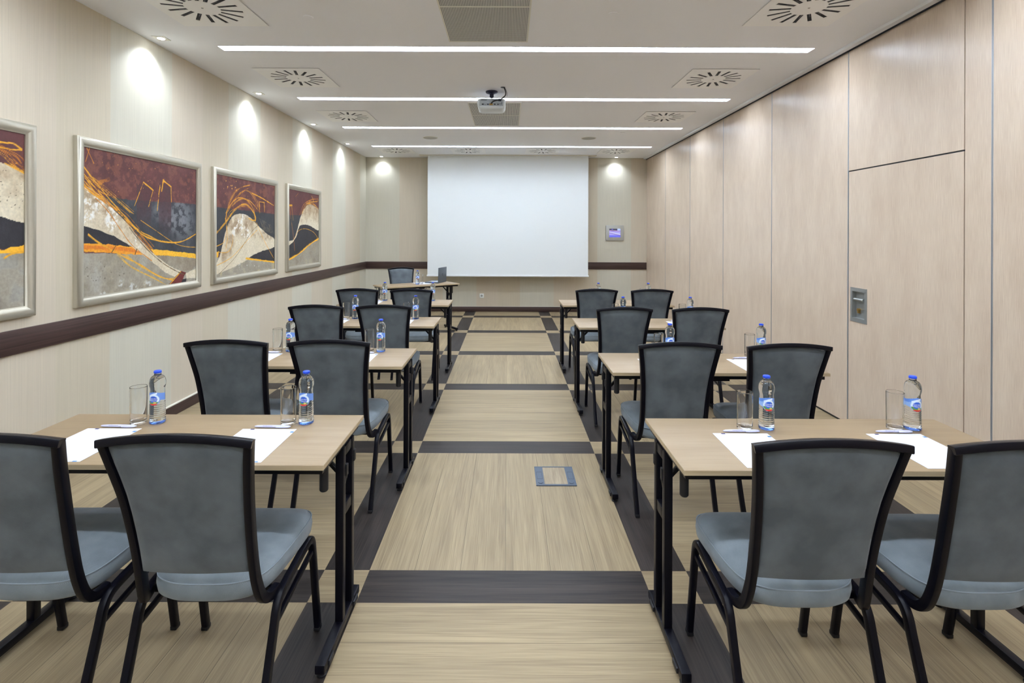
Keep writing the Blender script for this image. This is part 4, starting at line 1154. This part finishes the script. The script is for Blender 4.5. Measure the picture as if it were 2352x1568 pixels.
# ------------------------------------------------------------------ chairs
def make_chair():
    t = thing('conference_chair', 'c', 'chair', (0, 0, 0), 0, 'grey upholstered chairs at the training tables')
    blk = M['black']
    # ---- back frame: two curved side rails that bend forward under the seat, and an arched top rail
    def rail_pts(s):
        raw = [(0.2045, -0.280, 0.911), (0.1915, -0.256, 0.825), (0.180, -0.229, 0.73), (0.1735, -0.206, 0.63), (0.171, -0.188, 0.545),
               (0.1715, -0.174, 0.475), (0.1745, -0.163, 0.43), (0.1785, -0.151, 0.396), (0.1850, -0.136, 0.378), (0.1925, -0.115, 0.374), (0.199, -0.085, 0.378)]
        return smooth_path([(s * x, y, z) for x, y, z in raw], 4)
    sec = rrect(0.023, 0.030, 0.0045)
    fr = MB()
    for s in (-1, 1): fr.sweep(rail_pts(s), sec, (1, 0, 0))
    top = []
    for i in range(25):
        x = -0.2158 + 0.4316 * i / 24; k = 1 - (x / 0.216) ** 2
        top.append((x, -0.281 - 0.016 * k, 0.909 + 0.022 * k))
    fr.sweep(top, rrect(0.030, 0.0225, 0.0035), (0, 1, -0.20))
    fr.build('back_frame', blk, t, smooth=40)
    # ---- backrest pad
    ks = [(0.488, 0.1615, -0.178), (0.52, 0.1615, -0.184), (0.56, 0.162, -0.192), (0.62, 0.1640, -0.204), (0.68, 0.1675, -0.217), (0.74, 0.1725, -0.231),
          (0.80, 0.1795, -0.248), (0.85, 0.1865, -0.263), (0.890, 0.192, -0.274), (0.898, 0.1915, -0.276)]
    NX = 21
    back = []; front = []
    for r, (z, hw, y) in enumerate(ks):
        vt = (z - 0.488) / (0.898 - 0.488)
        eb = min(1, min(vt, 1 - vt) * 9)
        rb, rf = [], []
        for i in range(NX):
            u = -1 + 2 * i / (NX - 1)
            ex = min(1, (1 - abs(u)) * 8)
            k = 1 - u * u
            x = u * hw
            zz = z + (0.021 * k * max(0, (z - 0.70) / 0.2))
            soft = math.sqrt(max(0, 1 - (1 - ex) ** 2)) * math.sqrt(max(0, 1 - (1 - eb) ** 2))
            rb.append((x, y - 0.012 * k - 0.0035 - 0.009 * soft, zz))
            rf.append((x, y - 0.012 * k + 0.010 + 0.022 * soft, zz))
        back.append(rb); front.append(rf)
    pad = MB(); nr = len(ks)
    vs = [p for r in back for p in r] + [p for r in front for p in r]
    N = nr * NX; fs = []
    for r in range(nr - 1):
        for i in range(NX - 1):
            a = r * NX + i
            fs.append((a, a + 1, a + NX + 1, a + NX)); fs.append((N + a, N + a + NX, N + a + NX + 1, N + a + 1))
    for i in range(NX - 1):
        fs.append((i, N + i, N + i + 1, i + 1)); a = (nr - 1) * NX + i; fs.append((a, a + 1, N + a + 1, N + a))
    for r in range(nr - 1):
        a = r * NX; fs.append((a, a + NX, N + a + NX, N + a)); a = r * NX + NX - 1; fs.append((a, N + a, N + a + NX, a + NX))
    pad.add(vs, fs); bp = pad.build('backrest', M['fabric'], t, smooth=60)
    # ---- seat cushion: wide front, narrow rounded rear
    base = [(-0.17, 0.212), (-0.08, 0.218), (0.08, 0.218), (0.17, 0.212), (0.203, 0.192), (0.213, 0.155), (0.208, 0.08), (0.198, 0.0), (0.186, -0.065), (0.165, -0.112), (0.125, -0.140), (0.06, -0.155),
            (-0.06, -0.155), (-0.125, -0.140), (-0.165, -0.112), (-0.186, -0.065), (-0.198, 0.0), (-0.208, 0.08), (-0.213, 0.155), (-0.203, 0.192)]
    out = [(p.x, p.y) for p in smooth_path([(x, y, 0) for x, y in base], 5, closed=True)]
    def ring(scale_in, z, crown=0.0):
        r = []
        for x, y in out:
            d = math.hypot(x, y); k = max(0.0, (d - scale_in) / d)
            r.append((x * k, y * k, z + 0.095 * (y * k - 0.18)))
        return r
    st = MB()
    st.loft([ring(0.035, 0.407), ring(0.010, 0.404), ring(0.002, 0.412), ring(-0.002, 0.436), ring(0.0, 0.454), ring(0.004, 0.4605), ring(0.006, 0.463), ring(0.012, 0.471), ring(0.026, 0.4775),
             ring(0.05, 0.482), ring(0.09, 0.486), ring(0.14, 0.488), ring(0.19, 0.489)])
    so = st.build('seat', M['seat_fabric'], t, smooth=60)
    pp = MB(); pr = [(x * (1 - 0.0015 / math.hypot(x, y)), y * (1 - 0.0015 / math.hypot(x, y)), 0.4615 + 0.095 * (y - 0.18)) for x, y in out]
    pp.tube(pr, 0.0024, 6, closed=True); pp.build('piping', M['piping'], so)
    # ---- legs: bent tubes, hoop under each side
    lsec = rrect(0.024, 0.027, 0.006)
    for s in (-1, 1):
        x = s * 0.212
        rear = smooth_path([(s * 0.209, -0.238, 0.012), (s * 0.210, -0.200, 0.11), (s * 0.211, -0.164, 0.21), (x, -0.136, 0.290), (x, -0.120, 0.335), (x, -0.096, 0.361), (x, -0.06, 0.3705), (x, 0.0, 0.377)], 4)
        front = smooth_path([(x, 0.237, 0.012), (x, 0.218, 0.12), (x, 0.199, 0.23), (x, 0.182, 0.325), (x, 0.170, 0.368), (x, 0.146, 0.389), (x, 0.10, 0.388), (x, 0.0, 0.377)], 4)
        for pts in (rear, front):
            lg = MB(); lg.sweep(pts, lsec, (1, 0, 0)); lo = lg.build('leg', blk, t, smooth=40)
            p = pts[0]
            ft = MB(); ft.box(p.x - 0.012, p.x + 0.012, p.y - 0.014, p.y + 0.014, 0.0, 0.016, bev=0.003); ft.build('foot_cap', M['black_plastic'], lo)
    sf = MB()
    for s in (-1, 1):
        x = s * 0.211
        sf.sweep([(x, -0.140, 0.290), (x, 0.0, 0.310), (x, 0.180, 0.335)], rrect(0.016, 0.018, 0.004), (1, 0, 0))
    sf.sweep([(-0.205, 0.13, 0.388), (0.205, 0.13, 0.388)], rrect(0.020, 0.020, 0.004), (0, 1, 0))
    sf.sweep([(-0.205, -0.075, 0.367), (0.205, -0.075, 0.367)], rrect(0.020, 0.020, 0.004), (0, 1, 0))
    sf.build('seat_frame', blk, t, smooth=40)
    return t
chair = make_chair()
g = 'grey upholstered chairs at the training tables'
chairs = [
 (-0.927, 1.745, 0.0, 'grey chair at the nearest left table, aisle side'),
 (-1.467, 1.745, 0.5, 'grey chair at the nearest left table, cut by the left picture edge'),
 (-0.942, 3.048, 0.0, 'grey chair at the second left table from camera, aisle side'),
 (-1.483, 3.035, 0.8, 'grey chair at the second left table from camera, wall side'),
 (-0.977, 4.40, 0.5, 'grey chair at the third left table from camera, aisle side'),
 (-1.498, 4.384, -0.5, 'grey chair at the third left table from camera, wall side'),
 (-0.976, 5.59, 0.5, 'grey chair at the fourth left table from camera, aisle side'),
 (-1.530, 5.61, 0.0, 'grey chair at the fourth left table from camera, wall side'),
 (0.900, 1.727, -0.3, 'grey chair at the nearest right table, aisle side'),
 (1.441, 1.720, 0.0, 'grey chair at the nearest right table, cut by the right picture edge'),
 (0.905, 3.015, -0.4, 'grey chair at the second right table from camera, aisle side'),
 (1.461, 2.990, 0.0, 'grey chair at the second right table from camera, partition side'),
 (0.902, 4.32, 0.4, 'grey chair at the third right table from camera, aisle side'),
 (1.489, 4.31, -0.5, 'grey chair at the third right table from camera, partition side'),
 (0.9155, 5.65, 0.0, 'grey chair at the fourth right table from camera, aisle side'),
 (1.480, 5.64, 0.3, 'grey chair at the fourth right table from camera, partition side')]
for i, (x, y, a, lb) in enumerate(chairs): place(chair, i == 0, lb, (x, y, 0), math.radians(a), g)
place(chair, False, "grey chair behind the speaker's angled table, facing the camera", (-1.665, 8.395, 0), math.radians(201), g)

# ------------------------------------------------------------------ tables
def make_table():
    t = thing('training_table', 't', 'table', (0, 0, 0), 0, 'folding training tables')
    top = MB(); top.box(-0.600, 0.600, -0.240, 0.240, 0.7178, 0.735, bev=0.0012)
    to = top.build('tabletop', M['table_top'], t)
    ed = MB()
    ed.box(-0.6006, 0.6006, -0.2407, -0.2398, 0.7182, 0.7340); ed.box(-0.6006, 0.6006, 0.2398, 0.2407, 0.7182, 0.7340)
    ed.box(-0.6007, -0.5998, -0.240, 0.240, 0.7182, 0.7340); ed.box(0.5998, 0.6007, -0.240, 0.240, 0.7182, 0.7340)
    ed.build('edge_band', M['table_edge'], to, smooth=0)
    fr = MB(); k = M['black_table']
    fr.box(-0.587, 0.587, -0.213, -0.193, 0.6925, 0.7178, bev=0.002); fr.box(-0.587, 0.587, 0.193, 0.213, 0.6925, 0.7178, bev=0.002)
    fr.box(-0.587, -0.567, -0.195, 0.195, 0.6925, 0.7178, bev=0.002); fr.box(0.567, 0.587, -0.195, 0.195, 0.6925, 0.7178, bev=0.002)
    fr.box(-0.06, 0.06, -0.205, -0.195, 0.680, 0.6925, bev=0.002)
    fr.build('frame', k, t)
    for s in (-1, 1):
        xc = s * 0.578
        lg = MB()
        lg.box(xc - 0.015, xc + 0.015, -0.006, 0.024, 0.045, 0.693, bev=0.002)      # near post
        lg.box(xc - 0.015, xc + 0.015, 0.104, 0.134, 0.045, 0.693, bev=0.002)       # far post
        lg.box(xc - 0.013, xc + 0.013, 0.024, 0.104, 0.430, 0.470, bev=0.001)
        lg.box(xc - 0.013, xc + 0.013, 0.024, 0.104, 0.655, 0.690, bev=0.001)
        lo = lg.build('leg', k, t)
        fb_ = MB(); fb_.box(xc - 0.017, xc + 0.017, -0.206, 0.205, 0.016, 0.046, bev=0.0025); fb_.build('foot_bar', k, lo)
        for y in (-0.186, 0.185):
            MB().lathe([(0.0, 0.0), (0.016, 0.0), (0.017, 0.006), (0.009, 0.010), (0.008, 0.018), (0.0, 0.018)], 18, (xc, y, 0)).build('floor_glide', M['black_plastic'], lo)
        cl = MB()
        for (y, z) in ((0.030, 0.600), (0.128, 0.615)):
            cl.box(xc + s * 0.014 - 0.004, xc + s * 0.014 + 0.006 + (0 if s > 0 else -0.002), y - 0.008, y + 0.012, z - 0.022, z + 0.022, bev=0.002)
        for y in (-0.148, 0.14):
            cl.box(xc + s * 0.019 - 0.004, xc + s * 0.019 + 0.004, y - 0.024, y + 0.024, 0.018, 0.036, bev=0.0015)
        cl.build('coupling_clip', M['black_plastic'], lo)
        br = MB(); br.sweep([(xc - s * 0.008, 0.062, 0.560), (xc - s * 0.135, 0.062, 0.694)], rrect(0.022, 0.014, 0.003), (0, 1, 0))
        br.sweep([(xc - s * 0.006, 0.062, 0.52), (xc + s * 0.004, 0.062, 0.565)], rrect(0.020, 0.010, 0.002), (0, 1, 0))
        br.build('brace', k, t)
        MB().lathe([(0.0, 0.575), (0.012, 0.575), (0.0155, 0.580), (0.0155, 0.693), (0.0, 0.693)], 18, (s * 0.548, -0.085, 0)).build('stacking_bumper', M['black_plastic'], t)
    return t
table = make_table()
tg = 'folding training tables'
tables = [
 ('L1', -1.205, 1.962, 'light wood folding table on the left, nearest the camera'),
 ('L2', -1.205, 3.245, 'light wood folding table on the left, second from camera'),
 ('L3', -1.207, 4.553, 'light wood folding table on the left, third from camera'),
 ('L4', -1.230, 5.825, "light wood folding table on the left, just before the speaker's table"),
 ('R1', 1.176, 1.935, 'light wood folding table on the right, nearest the camera'),
 ('R2', 1.186, 3.128, 'light wood folding table on the right, second from camera'),
 ('R3', 1.190, 4.520, 'light wood folding table on the right, third from camera'),
 ('R4', 1.196, 5.845, 'light wood folding table on the right, farthest from camera')]
for i, (k, x, y, lb) in enumerate(tables): place(table, i == 0, lb, (x, y, 0), 0, tg)
TA = math.radians(34)
place(table, False, "speaker's table standing at an angle before the screen, holding a laptop", (-1.3695, 7.912, 0), TA, tg)
def on_t(u, v):   # point on the speaker's table: u along, v across from its centre
    return (-1.3695 + u * math.cos(TA) - v * math.sin(TA), 7.912 + u * math.sin(TA) + v * math.cos(TA))
ZT = 0.7352

# ------------------------------------------------------------------ bottles
def make_bottle():
    t = thing('water_bottle', 'b', 'bottle', (0, 0, 0), 0, 'bottles of water on the tables')
    prof = [(0.0, 0.0120), (0.0292, 0.0120)]
    z = 0.014
    while z < 0.082:                      # lower body with shallow uneven ripples
        r = 0.0286 - 0.0014 * (z / 0.09) + 0.0006 * math.sin(z * 780) + 0.0004 * math.sin(z * 1430 + 1)
        prof.append((r, z)); z += 0.002
    prof += [(0.0270, 0.084), (0.0266, 0.100), (0.0260, 0.120), (0.0255, 0.132), (0.0254, 0.137), (0.0264, 0.142), (0.0282, 0.148), (0.0291, 0.155), (0.0293, 0.161), (0.0288, 0.168),
             (0.0276, 0.174), (0.0254, 0.180), (0.0222, 0.1853), (0.0186, 0.1885), (0.0146, 0.1905), (0.0127, 0.193), (0.0123, 0.197), (0.0123, 0.2005), (0.0, 0.2005)]
    MB().lathe(prof, 40).build('bottle_body', M['water'], t, smooth=70)
    MB().lathe([(0.0, 0.0), (0.024, 0.0), (0.0278, 0.0012), (0.0292, 0.005), (0.0292, 0.0118), (0.0, 0.0118)], 40).build('bottle_foot', M['blue_glass'], t, smooth=60)
    cp = MB(); cp.lathe([(0.0, 0.2000), (0.0132, 0.2000), (0.0140, 0.2012), (0.0140, 0.2060), (0.0132, 0.2088), (0.0112, 0.2100), (0.0, 0.2102)], 32)
    cp.build('cap', M['cap'], t, smooth=50)
    # printed label wrapped round the waist
    NA, NZ = 72, 34; z0, z1 = 0.072, 0.129; A = 100.0
    def rad(z): return 0.02655 - (z - 0.084) * 0.0145 if z > 0.084 else 0.02655 + (0.084 - z) * 0.06
    vs, fs, cs = [], [], []
    for j in range(NZ + 1):
        zz = z0 + (z1 - z0) * j / NZ
        for i in range(NA + 1):
            a = -A + 2 * A * i / NA; r = rad(zz) + 0.0011
            vs.append((r * math.sin(math.radians(a)), -r * math.cos(math.radians(a)), zz))
            x = math.radians(a) * 0.0265; dz = zz - 0.0995; d = math.hypot(x, dz)
            c = (150, 185, 235)
            sw = zz - (0.116 + 0.007 * math.sin(x * 60 + 0.6))
            if sw > 0: c = (95, 140, 220)
            if abs(x) < 0.019 and abs(sw) < 0.0035: c = (225, 236, 250)
            if x > 0.014: c = (112, 152, 226)
            if math.hypot(x / 1.15, dz * 0.92) < 0.0185: c = (222, 236, 250)
            if math.hypot(x / 1.15, dz * 0.92) < 0.0185 and dz < -0.0075 + 0.003 * math.sin(x * 300): c = (90, 150, 62) if x < 0.002 or x > 0.011 else (200, 185, 110)
            if d < 0.0142 and dz > -0.0100 + 0.0018 * math.sin(x * 330): c = (36, 92, 205)
            if math.hypot(x / 1.15, dz * 0.92) < 0.0212 and dz < -0.0158: c = (222, 48, 42)
            cs.append(tuple(s2l(q) for q in c) + (1.0,))
    for j in range(NZ):
        for i in range(NA):
            zc = z0 + (z1 - z0) * (j + 0.5) / NZ; xc = math.radians(-A + 2 * A * (i + 0.5) / NA) * 0.0265
            if (zc > 0.094 + 0.0025 * math.sin(xc * 90) and zc < 0.1245 + 0.004 * math.sin(xc * 70 + 1.5)) or math.hypot(xc / 1.15, (zc - 0.0995) * 0.92) < 0.0212:
                a = j * (NA + 1) + i; fs.append((a, a + 1, a + NA + 2, a + NA + 1))
    me = bpy.data.meshes.new('label_wrap'); me.from_pydata(vs, [], fs)
    ca = me.color_attributes.new('paint', 'FLOAT_COLOR', 'POINT'); ca.data.foreach_set('color', [q for c in cs for q in c])
    me.materials.append(M['label']); me.shade_smooth(); lo = bpy.data.objects.new('label_wrap', me); COL.objects.link(lo); lo.parent = t
    tx = MB()
    for body, zc in (('Górska', 0.1030), ('Natura', 0.0964)):
        v_, f_ = text_mesh(body, 0.0086)
        w_ = []
        for p in v_:
            zz = zc + p.y; r = rad(zz) + 0.0018; a = p.x / 0.0265
            w_.append((r * math.sin(a), -r * math.cos(a), zz))
        tx.add(w_, f_)
    tx.build('lettering', M['letter_white'], lo, smooth=0, flipfix=False)
    return t
bottle = make_bottle()

def single_glass():
    prof = [(0.0, 0.0), (0.0265, 0.0), (0.0284, 0.0015), (0.0291, 0.004), (0.0292, 0.006), (0.02925, 0.012), (0.0299, 0.080), (0.03055, 0.144), (0.0306, 0.1462), (0.0304, 0.1472), (0.0298, 0.1478), (0.0292, 0.1474), (0.0290, 0.1462), (0.02895, 0.144), (0.0283, 0.080), (0.0277, 0.022), (0.02755, 0.0175), (0.0262, 0.0140), (0.024, 0.0122), (0.012, 0.0105), (0.0, 0.010)]
    o = MB().lathe(prof, 40).build('drinking_glass', M['tumbler'], smooth=45)
    tag(o, 'g', 'glass', 'empty straight glasses on the tables')
    return o
tumbler = single_glass()

# ------------------------------------------------------------------ paper and pens
def make_sheet():
    t = thing('paper_sheet', 'p', 'paper', (0, 0, 0), 0, 'blank headed sheets on the tables')
    MB().box(-0.105, 0.105, -0.1485, 0.1485, 0, 0.0009).build('sheet', M['paper'], t, smooth=0)
    mk = MB(); mk.box(-0.073, -0.058, 0.1395, 0.1480, 0.0009, 0.0011); mk.build('navy_mark', M['navy_print'], t, smooth=0)
    mk = MB(); mk.box(0.092, 0.1045, 0.112, 0.124, 0.0009, 0.0011); mk.box(0.078, 0.093, -0.148, -0.141, 0.0009, 0.0011); mk.build('blue_mark', M['blue_print'], t, smooth=0)
    return t
sheet = make_sheet()

def make_pen():
    t = thing('ballpoint_pen', 'p', 'pen', (0, 0, 0), 0, 'white pens lying above the sheets')
    b = MB()
    prof = [(-0.072, 0.0008), (-0.070, 0.0022), (-0.062, 0.0040), (-0.045, 0.0050), (0.0, 0.0055), (0.03, 0.0056), (0.05, 0.0050), (0.064, 0.0036), (0.071, 0.0012)]
    rings = []
    for x, r in prof: rings.append([(x, r * math.cos(2 * math.pi * q / 16), 0.0056 + r * math.sin(2 * math.pi * q / 16)) for q in range(16)])
    b.loft(rings); bo = b.build('barrel', M['pen'], t, smooth=60)
    c = MB(); rings = []
    for x, hw, h in ((0.014, 0.0025, 0.002), (0.017, 0.0045, 0.004), (0.035, 0.0048, 0.0045), (0.052, 0.0040, 0.004), (0.064, 0.0022, 0.003), (0.068, 0.0010, 0.0015)):
        rings.append([(x, -0.0052 + hw * math.cos(2 * math.pi * q / 12), 0.0052 + h * math.sin(2 * math.pi * q / 12)) for q in range(12)])
    c.loft(rings); c.build('clip', M['pen'], t, smooth=60)
    v_, f_ = text_mesh('www.dobryhotel.com', 0.0044)
    w_ = []
    for p in v_:
        a = math.radians(38) + p.y / 0.0056
        w_.append((-0.018 + p.x * 1.0, -0.00575 * math.cos(a), 0.0056 + 0.00575 * math.sin(a)))
    MB().add(w_, f_).build('lettering', M['ink'], t, smooth=0, flipfix=False)
    return t
pen = make_pen()

items = {  # table: y of bottle, bottle xs, glass y, glass xs, sheet x centres, sheet centre y
 'L1': (2.108, (-0.810, -1.410), 2.098, (-0.8776, -1.480), (-0.925, -1.530), 1.890),
 'L2': (3.390, (-0.820, -1.407), 3.375, (-0.890, -1.483), (-0.925, -1.530), 3.175),
 'L3': (4.690, (-0.823, -1.364), 4.675, (-0.902, -1.440), (-0.930, -1.500), 4.480),
 'L4': (5.970, (-0.853, -1.400), 5.958, (-0.914, -1.462), (-0.960, -1.510), 5.755),
 'R1': (2.066, (1.026, 1.604), 2.062, (0.938, 1.531), (0.895, 1.486), 1.862),
 'R2': (3.262, (1.015, 1.585), 3.250, (0.943, 1.508), (0.905, 1.450), 3.060),
 'R3': (4.655, (1.030, 1.629), 4.640, (0.957, 1.554), (0.915, 1.500), 4.450),
 'R4': (5.975, (1.040, 1.610), 5.960, (0.964, 1.540), (0.920, 1.500), 5.770)}
word = {'L1': 'the nearest left table', 'L2': 'the second left table from camera', 'L3': 'the third left table from camera', 'L4': 'the fourth left table from camera',
        'R1': 'the nearest right table', 'R2': 'the second right table from camera', 'R3': 'the third right table from camera', 'R4': 'the fourth right table from camera'}
rnd = random.Random(3)
first = True
for k, (by, bxs, gy, gxs, pxs, py) in items.items():
    for side, (bx, gx, px) in enumerate(zip(bxs, gxs, pxs)):
        if k[0] == 'R': sd = 'aisle side' if side == 0 else 'partition side'
        else: sd = 'aisle side' if side == 0 else 'wall side'
        jt = rnd.uniform(-6, 4)
        if k[0] == 'R': jt -= 4
        place(bottle, first, 'blue-capped water bottle on %s, %s' % (word[k], sd), (bx, by, ZT), math.radians(jt))
        place(tumbler, first, 'clear empty glass on %s, %s' % (word[k], sd), (gx, gy, ZT))
        place(sheet, first, 'white headed sheet on %s, %s' % (word[k], sd), (px, py, ZT), math.radians(rnd.uniform(-0.4, 0.4)))
        place(pen, first, 'white printed pen above the sheet on %s, %s' % (word[k], sd), (px + (0.005 if k[0] == 'L' else 0.014), py + 0.1625, ZT), math.radians(rnd.uniform(-1.5, 0.5)))
        first = False
place(bottle, False, "blue-capped water bottle on the speaker's angled table", on_t(0.018 - 0.02, -0.02) + (ZT,), math.radians(10))
place(tumbler, False, "clear empty glass on the speaker's angled table", on_t(0.068, 0.0) + (ZT + 0.0009,))
place(sheet, False, "white sheet under the glass on the speaker's angled table", on_t(0.115, 0.08) + (ZT,), TA)

# ------------------------------------------------------------------ laptop
a = math.radians(75)
ex, ey = math.cos(a), math.sin(a)
t = thing('laptop', "open grey laptop seen from behind its lid on the speaker's table", 'laptop', (-1.060 + 0.165 * ex - 0.115 * ey, 8.035 + 0.165 * ey + 0.115 * ex, ZT), a)
MB().box(-0.165, 0.165, -0.112, 0.115, 0.0, 0.016, bev=0.004).build('laptop_base', M['laptop'], t)
MB().box(-0.15, 0.15, -0.085, 0.020, 0.0155, 0.0172, bev=0.0005).build('keyboard', M['keys'], t)
MB().box(-0.05, 0.05, 0.032, 0.092, 0.0155, 0.0168, bev=0.0005).build('touchpad', M['keys'], t)
Rl = Matrix.Translation((0, -0.106, 0.016)) @ Matrix.Rotation(math.radians(1.5), 4, 'X')
MB().box(-0.165, 0.165, -0.005, 0.003, 0.0, 0.222, M=Rl, bev=0.003).build('lid', M['laptop'], t)
MB().box(-0.152, 0.152, 0.0032, 0.0038, 0.012, 0.210, M=Rl).build('display_glass', M['black_plastic'], t, smooth=0)
lg = MB(); lg.tube([Rl @ Vector((0.015 * math.cos(q), -0.0056, 0.111 + 0.015 * math.sin(q))) for q in [math.radians(40 + 280 * i / 18) for i in range(19)]], 0.0022, 6)
lg.build('lid_emblem', M['floor_box_dark'], t)
